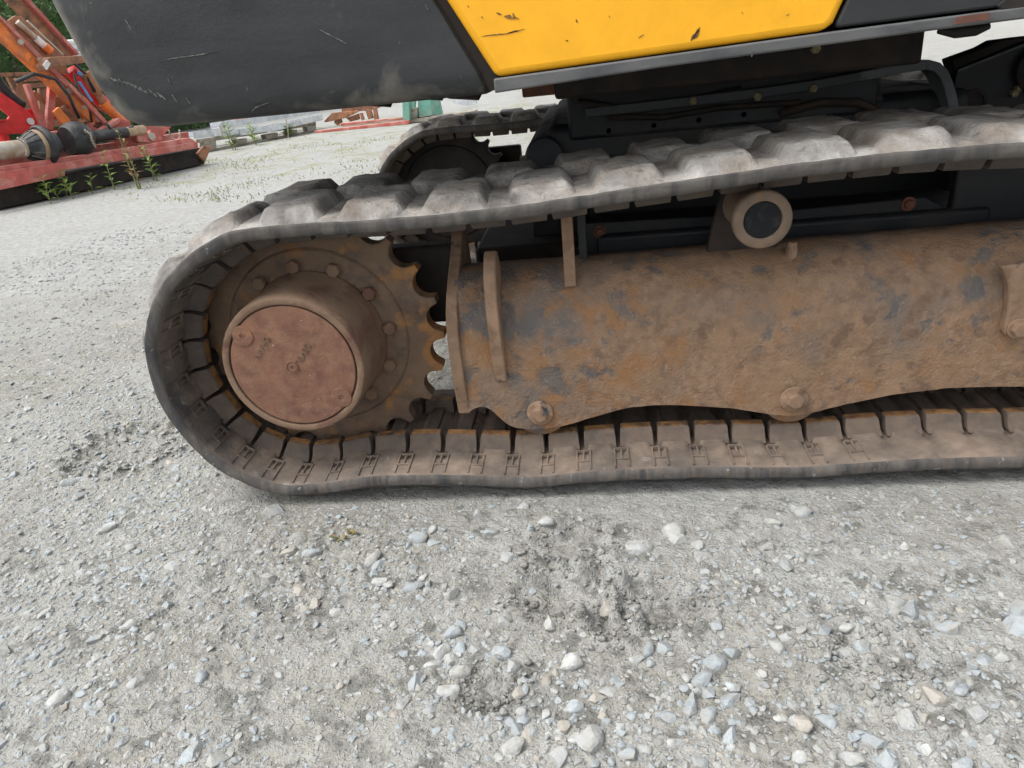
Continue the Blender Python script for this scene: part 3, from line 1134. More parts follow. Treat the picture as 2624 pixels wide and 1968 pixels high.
# raised words on the cover, turned with the wheel
def word(txt, p_first, p_last, size):
    c = bpy.data.curves.new(txt, 'FONT')
    c.body = txt
    c.size = size
    c.extrude = .0017
    c.align_x = 'LEFT'
    c.space_character = 1.05
    tmp = bpy.data.objects.new('word', c)
    COL.objects.link(tmp)
    dg = bpy.context.evaluated_depsgraph_get()
    me = bpy.data.meshes.new_from_object(tmp.evaluated_get(dg))
    bpy.data.objects.remove(tmp)
    co = np.array([v.co[:] for v in me.vertices])
    a = un(*p_first, y=HUBY)
    b = un(*p_last, y=HUBY)
    d = V(b[0]-a[0], b[2]-a[2])
    wd = np.hypot(*d)
    d /= wd
    sc = wd/(co[:, 0].max()-co[:, 0].min())
    q = V(-d[1], d[0])
    for v, p in zip(me.vertices, co):
        u_, v_ = (p[0]-co[:, 0].min())*sc, (p[1]-co[:, 1].mean())*sc
        v.co = (a[0]+u_*d[0]+v_*q[0], HUBY+.0004-p[2], a[2]+u_*d[1]+v_*q[1])
    me.materials.append(M['hub'])
    o = bpy.data.objects.new('raised_word', me)
    COL.objects.link(o)
    setparent(o, hub)
    o['label'] = 'raised lettering ' + txt


def cA(x, y):
    return 340+.446*x, 560+.446*y


word('DRAIN', cA(773, 683), cA(712, 800), .02)
word('LEVEL', cA(1008, 726), cA(950, 832), .02)

# ---- track frame
low_edge = [(-.325, .150), (-.289, .150), (-.275, .165), (-.242, .161), (-.222, .128), (-.195, .106), (-.135, .098), (-.082, .105), (-.021, .122), (.059, .143), (.12, .1475),
            (.175, .144), (.289, .131), (.374, .110), (.42, .104), (.46, .112), (.527, .128), (.609, .146), (.73, .156), (.873, .151), (.96, .14), (1.03, .112), (1.1, .108), (1.2, .13)]
le = np.array(low_edge)
fx = np.concatenate([np.arange(-.30, 1.2, .012), [1.2]])
zl = np.interp(fx, le[:, 0], le[:, 1])
zl = np.convolve(np.pad(zl, 1, mode='edge'), [.25, .5, .25], 'valid')
prof = [(.110, None), (.110, .18), (.110, .24), (.1103, .28), (.1113, .30), (.1135, .32), (.1175, .342), (.124, .364), (.133, .384), (.146, .404), (.163, .422), (.185, .437), (.212, .4465), (.24, .450), (.29, .445), (.33, .42), (.36, .37), (.37, .32), (.37, .20), (.37, None)]
vs = []
for i, x in enumerate(fx):
    for (y, z) in prof:
        z_ = zl[i] if z is None else max(z, zl[i]+.004) if z < .2 else z
        dd = .0018*float(noise2(x*9+3, (y+z_)*9)) + .0012*float(noise2(x*37, (y*2+z_)*37))
        sl_ = .018*np.clip((x+.1)/1.0, 0, 1)*np.clip((z_-.28)/.16, 0, 1)
        vs.append((x, y-dd, z_+sl_*.6+dd*np.clip((z_-.3)/.1, 0, 1)))
npf = len(prof)
fs = []
for i in range(len(fx)-1):
    for j in range(npf-1):
        fs.append((i*npf+j, i*npf+j+1, (i+1)*npf+j+1, (i+1)*npf+j))
fs += [tuple(range(npf)), tuple((len(fx)-1)*npf+j for j in range(npf))]
# plate thickness along the lower edge
b0 = len(vs)
for i, x in enumerate(fx):
    vs.append((x, .1215, zl[i]))
    vs.append((x, .1215, .335))
for i in range(len(fx)-1):
    fs.append((i*npf, b0+2*i, b0+2*(i+1), (i+1)*npf))
    fs.append((b0+2*i, b0+2*i+1, b0+2*(i+1)+1, b0+2*(i+1)))
mb = MB()
mb.add(vs, fs)
frame = mb.build('track_frame', M['frame'], EX, 60, label='mud caked track frame beam with chipped black paint')
far_frame = bpy.data.objects.new('track_frame', frame.data)
COL.objects.link(far_frame)
setparent(far_frame, EX)
far_frame.location = (0, GAUGE, 0)

# end plate standing across the frame
out = [(.112, .147), (.104, .19), (.100, .25), (.0985, .30), (.104, .345), (.122, .385), (.150, .412), (.19, .44), (.235, .465), (.275, .490), (.30, .512), (.33, .525), (.37, .50), (.38, .40), (.38, .147), (.30, .135), (.16, .135)]
mb = MB()
mb.prism([(-.316, y, z) for y, z in out], (.026, 0, 0))
mb.build('end_plate', M['bracket'], frame, False, .003)
# upright lug bracket in front of the beam
out = [(.0795, .36), (.080, .42), (.100, .468), (.132, .497), (.150, .506), (.17, .50), (.19, .47), (.19, .42), (.118, .36), (.111, .225), (.104, .225), (.092, .27)]
mb = MB()
mb.prism([(-.222, y, z) for y, z in out], (.026, 0, 0))
mb.build('lug_bracket', M['bracket'], frame, False, .0035)
# narrow strap rising from the beam to the upper run
mb = MB()
mb.prism([(-.058, .146, .418), (-.034, .146, .418), (-.034, .176, .60), (-.058, .176, .60)], (0, .012, 0))
mb.build('strap', M['bracket'], frame, False, .002)
mb = MB()
mb.prism([(-.026, .24, .44), (-.008, .24, .44), (-.008, .24, .62), (-.026, .24, .62)], (0, .08, 0))
mb.build('strap', M['black'], frame, False, .002)
# bolted guide guard at the right hand end
g = [(2567, 683), (2573, 700), (2584, 725), (2587, 760), (2583, 800), (2574, 840), (2573, 858), (2590, 862), (2625, 858), (2700, 845), (2720, 760), (2700, 670), (2625, 676)]
mb = MB()
mb.prism([un(px, py, y=.092) for px, py in g], (0, .022, 0))
guard = mb.build('guide_guard', M['bracket'], frame, False, .004)
mb = MB()
P = un(2609, 842, y=.09)
hexbolt(mb, (P[0], .092, P[2]), .016, .016, washer=.021)
mb.build('guard_bolt', M['bracket'], frame, False, .002)
# bottom rollers and their bolts
for k, (bx, bz) in enumerate(((-.131, .1425), (.4155, .1475), (.985, .147))):
    mb = MB()
    hexbolt(mb, (bx, .1095, bz), .0195, .020, washer=.030, rot=.35+k)
    b = mb.build('roller_bolt', M['bracket'], frame, False, .0035)
    mb = MB()
    mb.lathe([(0, .1235), (.060, .1235), (.063, .126), (.063, .132), (.049, .136), (.047, .20), (.047, .26), (.06, .268), (.06, .30), (0, .30)], (bx, 0, bz-.002), 40)
    o = mb.build('bottom_roller', M['frame'], EX, 40)

# ---- carrier roller
cx, cz = .318, .5505
mb = MB()
mb.lathe([(.033, .062), (.035, .050), (.0365, .0485), (.050, .0485), (.053, .051), (.054, .056), (.054, .070), (.051, .078), (.044, .10), (.042, .19), (.046, .20), (0, .20)], (cx, 0, cz), 56)
cr = mb.build('carrier_roller', M['ring'], EX, 40, label='carrier roller with dark end cap under the upper run')
mb = MB()
mb.lathe([(.0345, .060), (.0345, .054), (.033, .0525), (0, .0520)], (cx, 0, cz), 40)
mb.build('end_cap', M['cap'], cr, 40)
mb = MB()
mb.prism([(cx-.075, .22, .44), (cx+.075, .22, .44), (cx+.05, .22, .56), (cx+.03, .22, .59), (cx-.03, .22, .59), (cx-.05, .22, .56)], (0, .02, 0))
mb.build('roller_bracket', M['blackrust'], cr, False, .003)
mb = MB()
P = un(2027, 645, y=.19)
mb.tube([P+V(0, 0, -.02), P+V(0, -.005, .005), P+V(.001, -.006, .022)], [.011, .012, .008], 8)
mb.build('stud', M['bracket'], frame, 40)

# ---- chassis between the tracks
CH = MB()
CH.box((-.10, .60, .44), (.92, 1.70, .70))
chassis = CH.build('chassis', M['black'], EX, False, .03, 4, label='black chassis body between the tracks')
mb = MB()   # rounded corner block at the rear of the chassis
mb.lathe([(0, .58), (.045, .58), (.05, .585), (.05, 1.72), (0, 1.72)], (-.105, 0, .628), 24)
mb.build('chassis_corner', M['black'], chassis, 40)
mb = MB()
mb.box((-.152, .585, .42), (.0, 1.70, .625))
mb.build('chassis_step', M['black'], chassis, False, .01)
for sgn, y0, y1 in ((1, .36, .62), (-1, 1.68, 1.95)):
    mb = MB()
    mb.box((.02, y0, .40), (.88, y1, .468))
    mb.build('leg_shelf', M['black'], chassis, False, .01, 3)
    mb = MB()
    mb.box((-.02, y0+.04, .24), (1.30, y1-.03, .41))
    mb.build('leg_box', M['blackrust'], chassis, False, .006)
mb = MB()
mb.box((-.04, .59, .66), (.70, 1.6, .795))
mb.build('ring_plinth', M['black'], chassis, False, .01)
mb = MB()
mb.box((.80, .37, .40), (1.34, .40, .655))
mb.build('inner_guard', M['black'], chassis, False, .006)
# apron with a curved lower cut-out between chassis and beam
cut = [(1640, 628), (1720, 604), (1810, 594), (2040, 569), (2150, 562), (2260, 561), (2330, 570), (2390, 590), (2430, 612), (2530, 606), (2480, 570), (2420, 530), (2370, 505), (2040, 537), (1830, 553), (1500, 572), (1480, 640), (1520, 660), (1590, 650)]
mb = MB()
mb.prism([un(px, py, y=.385) for px, py in cut], (0, .012, 0))
ap = mb.build('apron_plate', M['black'], chassis, False, .003)
for px, py in ((1537, 594), (2327, 522)):
    P = un(px, py, y=.385)
    mb = MB()
    hexbolt(mb, (P[0], .385, P[2]), .011, .012, washer=.016)
    mb.build('apron_bolt', M['rust_scar'], chassis, False, .002)
# rear spreader below the motor and gap
mb = MB()
mb.box((-.30, .50, .25), (-.02, 1.75, .425))
mb.build('rear_cross_beam', M['blackrust'], chassis, False, .012)
mb = MB()
mb.box((-.60, .30, .30), (-.30, .36, .49))
mb.build('motor_mount', M['blackrust'], EX, False, .01)
o = mb.build('motor_mount', M['blackrust'], EX, False, .01)
o.location = (0, GAUGE, 0)

# grey rounded rib of the chassis side
bpx = [(1500, 290), (1700, 268), (1950, 238), (2100, 216), (2250, 188), (2330, 172), (2380, 166), (2402, 172), (2420, 190), (2432, 220), (2440, 250), (2448, 290), (2456, 330)]
ctr = [un(px, py, y=.555) for px, py in bpx]
mb = MB()
vsb, fsb = [], []
for i, p in enumerate(ctr):
    t_ = ctr[min(i+1, len(ctr)-1)] - ctr[max(i-1, 0)]
    t_ /= np.linalg.norm(t_)
    q = V(-t_[2], 0, t_[0])
    hw = .0105
    for yy in (.555, .63):
        vsb += [p+q*hw+V(0, yy-.555, 0), p-q*hw+V(0, yy-.555, 0)]
for i in range(len(ctr)-1):
    a, b = i*4, (i+1)*4
    fsb += [(a, a+1, b+1, b), (a+1, a+3, b+3, b+1), (a+3, a+2, b+2, b+3), (a+2, a, b, b+2)]
fsb += [(0, 2, 3, 1), (len(ctr)*4-4, len(ctr)*4-3, len(ctr)*4-1, len(ctr)*4-2)]
mb.add(vsb, fsb)
mb.build('chassis_rib', M['greybar'], chassis, 40, .002)
# blade arm plates to the right of the rib
pl = [(2452, 182), (2500, 160), (2624, 108), (2760, 60), (2800, 330), (2452, 330), (2440, 250)]
mb = MB()
mb.prism([un(px, py, y=.62) for px, py in pl], (0, .03, 0))
arm = mb.build('blade_arm_plate', M['black'], chassis, False, .003)
mb = MB()
a_, b_ = un(2454, 181, y=.617), un(2800, 45, y=.617)
mb.bar(a_, b_, .006, .004)
mb.build('plate_edge', M['greybar'], chassis)
pl = [(2436, 152), (2520, 122), (2555, 103), (2624, 94), (2760, 80), (2800, 200), (2452, 200)]
mb = MB()
mb.prism([un(px, py, y=.95) for px, py in pl], (0, .06, 0))
mb.build('blade_arm', M['blackrust'], chassis, False, .004)
P = un(2492, 262, y=.62)
mb = MB()
mb.lathe([(.030, .617), (.030, .612), (.023, .612), (.023, .618), (0, .618)], (P[0], 0, P[2]), 32)
mb.build('pin_boss', M['blackrust'], chassis, 40)
P = un(2672, 175, y=.60)
mb = MB()
mb.lathe([(.055, .617), (.055, .60), (.05, .596), (0, .596)], (P[0], 0, P[2]), 32)
mb.build('arm_pivot', M['blackrust'], chassis, 40)
for px, py in ((2612, 226), (2600, 240)):
    P = un(px, py, y=.61)
    mb = MB()
    hexbolt(mb, (P[0], .617, P[2]), .009, .012)
    mb.build('grease_nipple', M['grease'], chassis)

# ---- slewing ring and upper frame
mb = MB()
mb.lathe([(0, .69), (.43, .69), (.44, .70), (.44, .735), (.40, .74), (.40, .79), (.42, .80), (0, .80)], (.42, 1.1, 0), 64, axis=2)
mb.build('slewing_ring', M['blackrust'], EX, 40)
for k in range(26):
    th = -pi/2 + (k-13)*.2
    if abs(th+pi/2) < 1.5:
        mb = MB()
        c = (.42+.42*cos(th), 1.1+.42*sin(th))
        mb.lathe([(0, .752), (.014, .752), (.014, .735), (0, .735)], (*c, 0), 6, axis=2)
        mb.build('ring_bolt', M['grease'], EX)
mb = MB()
mb.box((-.06, .34, .775), (.683, 1.95, .845))
deck = mb.build('upper_frame', M['blackrust'], EX, False, .008)
mb = MB()
mb.box((-.60, .06, .848), (1.6, 2.16, .90))
mb.build('deck_plate', M['blackrust'], EX)
for px, py in ((1838, 84), (1775, 258), (1940, 247), (2082, 226), (2088, 125)):
    P = un(px, py, y=.34 if py < 150 else .56)
    mb = MB()
    hexbolt(mb, (P[0], P[1], P[2]), .010, .012)
    mb.build('frame_bolt', M['grease'], EX)

# ---- counterweight
zs_ = [.8135, .8145, .818, .824, .834, .850, .88, .906, .95, 1.03, 1.15, 1.3, 1.42, 1.45, 1.46]
xl_ = np.interp(zs_, [.81, .824, .845, .906, 1.03, 1.4], [-.845, -.858, -.872, -.897, -.928, -.96])
xr_ = np.interp(zs_, [.81, .816, .841, .898, .964, 1.45], [-.163, -.164, -.168, -.198, -.231, -.507])
ins = [.034, .026, .016, .009, .003, 0, 0, 0, 0, 0, 0, 0, .004, .02, .05]
vs, fs = [], []
rows = []
for z, x0, x1, i_ in zip(zs_, xl_, xr_, ins):
    ring_ = []
    def corner(cx_, cy_, r, a0, a1, n=9):
        return [(cx_+r*cos(a), cy_+r*sin(a)) for a in np.linspace(a0, a1, n)]
    a0, a1, y0, y1 = x0+i_, x1-i_*.15, 0+i_, 2.24-i_
    R_ = .085
    ring_ += corner(a0+R_, y0+R_, R_, pi, 1.5*pi)
    ring_ += [(a1-.012, y0), (a1-.004, y0+.002), (a1, y0+.012)]
    ring_ += [(a1, y1-.012), (a1-.012, y1)]
    ring_ += corner(a0+R_, y1-R_, R_, .5*pi, pi)
    rows.append([(x, y+.0012*float(noise2(x*6+z*4, z*9)) if y < .02 else y, z) for x, y in ring_])
n = len(rows[0])
for r_ in rows:
    vs += r_
for i in range(len(rows)-1):
    for k in range(n):
        k2 = (k+1) % n
        fs.append((i*n+k, i*n+k2, (i+1)*n+k2, (i+1)*n+k))
fs += [tuple(range(n)), tuple((len(rows)-1)*n+k for k in range(n))]
mb = MB()
mb.add(vs, fs)
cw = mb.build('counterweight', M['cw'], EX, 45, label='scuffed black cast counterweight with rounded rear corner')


def scrape(parent, pts, wd, mat, y, name='scrape_mark', thick=.0006):
    """thin irregular strip of bared or smeared paint following photo points"""
    P = [un(px, py, y=y) for px, py in pts]
    vs, n = [], 0
    rows = []
    L_ = []
    for i in range(len(P)-1):
        m_ = max(2, int(np.linalg.norm(P[i+1]-P[i])/.004))
        for t_ in np.linspace(0, 1, m_, endpoint=False):
            L_.append(P[i]*(1-t_)+P[i+1]*t_)
    L_.append(P[-1])
    if len(L_) < 3:
        return
    top, bot = [], []
    for i, p in enumerate(L_):
        t_ = L_[min(i+1, len(L_)-1)]-L_[max(i-1, 0)]
        t_ /= np.linalg.norm(t_)
        q = V(-t_[2], 0, t_[0])
        e = min(1, 4*min(i+.4, len(L_)-1-i+.4)/len(L_))
        top.append(p+q*wd*e*r2.uniform(.25, 1.1))
        bot.append(p-q*wd*e*r2.uniform(.25, 1.1))
    mb = MB()
    m_ = len(L_)
    fr = [x-V(0, thick, 0) for x in top+bot]
    bk = [x+V(0, .004, 0) for x in top+bot]
    fs = [(i, i+1, m_+i+1, m_+i) for i in range(m_-1)]
    o_ = 2*m_
    fs += [(i, i+1, o_+i+1, o_+i) for i in range(m_-1)] + [(m_+i, m_+i+1, o_+m_+i+1, o_+m_+i) for i in range(m_-1)]
    mb.add(fr+bk, fs)
    mb.build(name, mat, parent)


for k in range(13):      # chipped diagonal scar on the rear corner
    t_ = k/12
    px, py = 288+t_*130, 203+t_*46+r2.uniform(-3, 3)
    scrape(cw, [(px-6, py-6), (px+7, py+r2.uniform(2, 8))], .0022, M['white_scar'], -.0002)
for a in ([(430, 202), (438, 215)], [(440, 242), (456, 263)], [(478, 250), (487, 266)], [(409, 158), (440, 150), (500, 142), (560, 131)],
          [(812, 72), (850, 92), (892, 114)], [(1090, 10), (1097, 26)], [(320, 48), (342, 84)], [(645, 285), (655, 275), (690, 262)]):
    scrape(cw, a, .0012, M['white_scar'], -.0002)

# ---- yellow engine side panel, dark gap strip, sill and black side panel
def up_line(p, q, z):
    t_ = (z-p[1])/(q[1]-p[1])
    return (p[0]+(q[0]-p[0])*t_, z)


yl = [up_line((-.146, .8395), (-.215, .963), 1.46), (-.1440, .8395), (.388, .8575), (.400, .868), up_line((.400, .868), (.416, .905), 1.46)]
mb = MB()
mb.prism([(x, -.002, z) for x, z in yl], (0, .05, 0))
panel = mb.build('engine_side_panel', M['yellow'], EX, False, .012, 5, label='yellow painted engine side panel with brown scuffs')
for a, wd in (([(1272, 33), (1285, 37)], .002), ([(1292, 42), (1312, 46), (1330, 48)], .004), ([(1314, 34), (1320, 46)], .0024), ([(1234, 93), (1260, 90), (1300, 86), (1345, 74)], .0013),
              ([(1302, 84), (1330, 79)], .0018), ([(1770, 105), (1782, 86), (1794, 70)], .0035), ([(1776, 100), (1792, 76)], .004), ([(1476, 50), (1480, 58)], .0016), ([(1450, 104), (1456, 105)], .0013),
              ([(1198, 14), (1202, 19)], .0014), ([(1233, 43), (1238, 46)], .0016), ([(1636, 97), (1650, 88)], .0010), ([(1450, 103), (1455, 106)], .001), ([(2015, 40), (2022, 36)], .0012), ([(1560, 40), (1563, 46)], .0008),
              ([(1900, 30), (1904, 36)], .0008)):
    scrape(panel, a, wd, M['scar'], -.0021)
mb = MB()
mb.prism([(-.54, .022, 1.45), (-.16, .022, .819), (-.145, .022, .819), (-.143, .022, .845), (-.47, .022, 1.45)], (0, .03, 0))
mb.build('gap_strip', M['blackrust'], EX)
sl_ = [(-.1485, .8150), (-.1485, .8380), (.39, .8555), (.70, .8630), (1.6, .873), (1.6, .856), (.70, .8455), (.55, .842), (.40, .8375), (.12, .8285)]
mb = MB()
mb.prism([(x, -.004, z) for x, z in sl_], (0, .07, 0))
sill = mb.build('sill_rail', M['sill'], EX, False, .003, label='grey black sill rail along the lower body edge')
mb = MB()
mb.prism([(x, -.0050, z) for x, z in ((.578, .8475), (.630, .8492), (.628, .8592), (.582, .8578))], (0, .004, 0))
mb.build('rust_patch', M['rust_scar'], sill)
scrape(sill, [(1926, 146), (1932, 130)], .0022, M['white_scar'], -.0042, 'chip')
mb = MB()
mb.prism([(x, .001, z) for x, z in ((.405, .8600), (.70, .8665), (1.6, .8765), (1.6, 1.46), up_line((.405, .868), (.421, .905), 1.46), (.4045, .868))], (0, .05, 0))
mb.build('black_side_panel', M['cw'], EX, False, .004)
mb = MB()
mb.prism([un(px, py, y=-.003) for px, py in ((2556, 14), (2572, 2), (2590, -30), (2700, -60), (2700, 4), (2600, 24), (2566, 26))], (0, .008, 0))
mb.build('step_recess', M['blackrust'], EX, False, .002)
mb = MB()      # hose or bracket hanging below the sill
mb.tube([un(2405, 78, y=.25), un(2450, 84, y=.25), un(2500, 78, y=.25), un(2535, 66, y=.25)], [.006, .010, .010, .006], 10)
mb.build('hanging_hose', M['black'], EX, 40)
mb = MB()
mb.box((-.13, .35, .785), (-.04, .40, .86))
mb.build('hanger_bracket', M['rust_scar'], EX, False, .004)
for px, py, s_ in ((1180, 232, .02), (1090, 240, .014), (960, 262, .010)):
    P = un(px, py, y=.30)
    mb = MB()
    mb.tube([P+V(-.06, 0, .03), P+V(-.02, 0, .005), P+V(.03, 0, -.004), P+V(.05, 0, .03)], s_, 8)
    mb.build('underside_clip', M['blackrust'], EX, 40)

for pts, rr in (([(1480, 262), (1600, 280), (1750, 262), (1900, 230)], .009), ([(1560, 300), (1700, 300), (1850, 275), (2050, 262)], .007), ([(2000, 292), (2100, 262), (2200, 262), (2280, 300)], .010)):
    mb = MB()
    mb.tube([un(px, py, y=.57) for px, py in pts], rr, 8)
    mb.build('hydraulic_hose', M['blackrust'], EX, True)
for k in range(7):
    P = un(1560+k*115, 335-k*14, y=.595)
    mb = MB()
    hexbolt(mb, (P[0], .6, P[2]), .008, .010, washer=.012)
    mb.build('chassis_bolt', M['blackrust'], EX)

mb = MB()
mb.box((-.49, .045, .905), (1.59, 2.19, 1.475))
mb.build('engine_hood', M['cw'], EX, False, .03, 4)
# front idlers inside both tracks
for side in (0, 1):
    mb = MB()
    mb.lathe([(0, .17), (.07, .17), (.08, .185), (.19, .195), (.235, .175), (.243, .18), (.243, .205), (.255, .21), (.255, .24), (.243, .245), (.243, .27), (.235, .275), (.19, .255), (.08, .265), (.07, .28), (0, .28)], (IXc, 0, IZc), 56)
    o = mb.build('idler_wheel', M['sprocket'], EX, 40)
    o.location = (0, GAUGE*side, 0)
    mb = MB()
    mb.box((1.19, .15, .27), (1.52, .30, .37))
    o = mb.build('idler_yoke', M['frame'], EX, False, .01)
    o.location = (0, GAUGE*side, 0)

# ------------------------------------------------------------------ machinery standing behind
M['orange'] = material('faded_orange_paint', (.78, .215, .045), .6, [
    dict(color=(.42, .15, .085), scale=5, thr=.55, soft=.1, detail=5, rough=.85), dict(color=(.16, .09, .07), scale=14, thr=.66, soft=.06, detail=5, rough=.9)])
M['redpaint'] = material('faded_red_paint', (.47, .105, .085), .6, [
    dict(color=(.34, .13, .10), scale=3, thr=.54, soft=.12, detail=5, rough=.85), dict(color=(.56, .25, .21), scale=7, thr=.57, soft=.12, detail=5, up=.12), dict(color=(.14, .08, .06), scale=12, thr=.66, soft=.06)])
M['brightred'] = material('bright_red_paint', (.62, .022, .022), .4, [dict(color=(.46, .03, .025), scale=4, thr=.6, soft=.1)])
M['rust'] = material('brown_rusty_steel', (.27, .135, .085), .9, [dict(color=(.38, .18, .09), scale=6, thr=.55, soft=.1), dict(color=(.11, .07, .05), scale=9, thr=.6, soft=.08)])
M['plastic'] = material('black_plastic', (.022, .023, .025), .35, [dict(color=(.10, .10, .095), scale=6, thr=.62, soft=.1, up=.15, rough=.7)])
M['silver'] = material('dull_steel_tube', (.46, .42, .36), .45, [dict(color=(.30, .21, .13), scale=5, thr=.56, soft=.12)], metallic=.3)
M['tan'] = material('tan_tube', (.42, .31, .20), .6, [dict(color=(.28, .19, .12), scale=6, thr=.56, soft=.1)])
M['galv'] = material('galvanised_steel', (.62, .64, .66), .4, [dict(color=(.45, .47, .49), scale=5, thr=.58, soft=.1)], metallic=.25)
M['wood'] = material('weathered_pallet_wood', (.30, .265, .215), .9, [dict(color=(.20, .175, .14), scale=8, thr=.52, soft=.1, stretch=(1, 1, 5)), dict(color=(.40, .37, .32), scale=5, thr=.62, soft=.1)], bumps=((50, .002, 4),))
M['green'] = material('green_painted_steel', (.13, .34, .265), .6, [dict(color=(.22, .36, .29), scale=5, thr=.55, soft=.1), dict(color=(.25, .16, .09), scale=9, thr=.70, soft=.04)])
M['lightblue'] = material('blue_plastic_strip', (.10, .30, .62), .5)
M['white'] = material('white_cap', (.70, .70, .68), .5, [dict(color=(.45, .43, .40), scale=8, thr=.6, soft=.1)])
M['leaf'] = material('hedge_leaf', (.050, .110, .026), .55, [dict(color=(.085, .165, .035), scale=2.2, thr=.55, soft=.12), dict(color=(.03, .07, .02), scale=3, thr=.56, soft=.1)])
M['weed'] = material('weed_leaf', (.17, .29, .055), .6, [dict(color=(.28, .36, .09), scale=20, thr=.55, soft=.1)])
M['weedred'] = material('reddish_weed_leaf', (.21, .17, .055), .6, [dict(color=(.30, .14, .09), scale=16, thr=.54, soft=.1)])
M['stem'] = material('plant_stem', (.16, .17, .06), .7)
M['bark'] = material('hedge_wood', (.09, .07, .05), .9)


def c0(x, y):           # enlarged view of the top left corner -> photo pixels
    return .3376*x, .3376*y


# the red implement: its long front tray runs from A to B
IA, IB = un(0, 485, z=.20), un(505, 385, z=.20)
PL = Plane(IA, IB)


def ip(x, y, d=0.0):
    return PL.at(*c0(x, y), d)


def poly(pts, d, th):
    """upright plate: outline in the enlarged view, set d metres back, th thick"""
    return MB().prism([ip(x, y, d) for x, y in pts], PL.w*th)


def strut(a, b, d, wd, dp, d2=None):
    """bar between two points of the enlarged view"""
    A, B = ip(*a, d), ip(*b, d if d2 is None else d2)
    return MB().bar(A, B, dp, wd, upv=np.cross(PL.w, (B-A)/np.linalg.norm(B-A)))


IMP = empty('folding_implement', tuple((IA+IB)/2*V(1, 1, 0)))
tag(IMP, 'faded red and orange folding farm implement with long tray and steep folded arms', 'farm machine')
poly([(-260, 1345), (1500, 1075), (1505, 1122), (495, 1290), (495, 1335), (-260, 1500)], 0, .02).build('front_lip', M['redpaint'], IMP, False, .004)
poly([(-260, 1300), (780, 1150), (1440, 1045), (1500, 1080), (1500, 1100), (820, 1195), (-260, 1400)], .03, .10).build('tray_beam', M['redpaint'], IMP, False, .006)
poly([(-260, 1240), (1430, 1000), (1440, 1050), (-260, 1310)], .45, .06).build('rear_beam', M['redpaint'], IMP, False, .006)
poly([(690, 1005), (780, 985), (905, 895), (945, 905), (1010, 955), (1300, 962), (1240, 1030), (1180, 1080), (900, 1085), (740, 1060)], .22, .02).build('gusset_plate', M['redpaint'], IMP, False, .004)
poly([(755, 990), (905, 895), (945, 905), (800, 1005)], .17, .10).build('sloping_cap', M['redpaint'], IMP, False, .004)
poly([(1040, 1020), (1130, 1005), (1150, 985), (1230, 1040), (1235, 1085), (1180, 1090), (1050, 1075)], .12, .05).build('pin_bracket', M['redpaint'], IMP, False, .004)
A = ip(1155, 1035, .10)
MB().tube([A, A+PL.w*.06], .045, 16).build('pivot_pin', M['silver'], IMP, 40)
# folded arms
poly([(-330, -110), (-330, 40), (0, 275), (690, 925), (830, 935), (600, 690), (330, 440), (0, 115)], .30, .09).build('arm', M['orange'], IMP, False, .006)
poly([(-330, -125), (0, 112), (335, 440), (830, 935), (805, 950), (310, 462), (0, 140), (-330, -95)], .27, .15).build('arm_flange', M['redpaint'], IMP, False, .004)
poly([(60, -10), (300, 250), (480, 420), (600, 415), (410, 205), (225, -10)], .62, .08).build('arm', M['rust'], IMP, False, .006)
poly([(190, -10), (225, -10), (605, 408), (588, 420)], .56, .20).build('arm_flange', M['redpaint'], IMP, False, .004)
poly([(70, 152), (120, 118), (165, 125), (490, 425), (520, 560), (430, 540), (200, 330)], .47, .05).build('ram_cradle', M['rust'], IMP, False, .004)
A, B = ip(130, 165, .44), ip(385, 390, .44)
MB().tube([A, A*.5+B*.5], .028, 14).build('ram_rod', M['silver'], IMP, 40)
MB().tube([A*.45+B*.55, A*.2+B*.8], .035, 14).build('ram_sleeve', M['white'], IMP, 40)
MB().tube([A*.2+B*.8, B], .042, 14).build('ram_gland', M['orange'], IMP, 40)
A, B = ip(200, 165, .53), ip(470, 420, .53)
MB().tube([A, B], .022, 12).build('ram_rod', M['silver'], IMP, 40)
poly([(330, 495), (375, 432), (665, 420), (690, 470), (400, 510), (362, 538)], .14, .14).build('cross_tie', M['rust'], IMP, False, .006)
poly([(333, 492), (358, 455), (385, 482), (358, 528)], .13, .02).build('end_cap', M['white'], IMP)
MB().tube([ip(530, 530, .5), ip(640, 650, .5), ip(800, 800, .5)], .075, 16).build('ram', M['brightred'], IMP, 40)
MB().tube([ip(640, 555, .42), ip(740, 700, .42)], .062, 16).build('ram', M['rust'], IMP, 40)
MB().tube([ip(730, 690, .42), ip(790, 790, .42)], .04, 14).build('ram_collar', M['rust'], IMP, 40)
MB().tube([ip(780, 780, .42), ip(930, 930, .42)], .055, 16).build('ram', M['orange'], IMP, 40)
strut((600, 620), (700, 770), .40, .02, .02).build('blue_hose', M['lightblue'], IMP)
strut((590, 550), (620, 570), .40, .03, .02).build('blue_tag', M['lightblue'], IMP)
strut((420, 830), (560, 1000), .36, .09, .04).build('brace', M['orange'], IMP, False, .004)
strut((470, 810), (640, 1000), .42, .05, .05).build('brace', M['rust'], IMP, False, .004)
strut((200, 640), (335, 1000), .50, .055, .05).build('post', M['redpaint'], IMP, False, .004)
strut((395, 640), (368, 985), .48, .075, .05).build('post', M['redpaint'], IMP, False, .004)
poly([(370, 1000), (505, 985), (530, 1100), (520, 1140), (420, 1150), (385, 1120)], .24, .22).build('gearbox', M['redpaint'], IMP, False, .02, 3)
poly([(300, 985), (700, 950), (710, 1010), (300, 1060)], .50, .03).build('deck_plate', M['rust'], IMP)
strut((405, 790), (600, 770), .60, .14, .04).build('cross_plate', M['rust'], IMP, False, .003)
strut((420, 860), (620, 840), .60, .08, .04).build('cross_plate', M['redpaint'], IMP, False, .003)
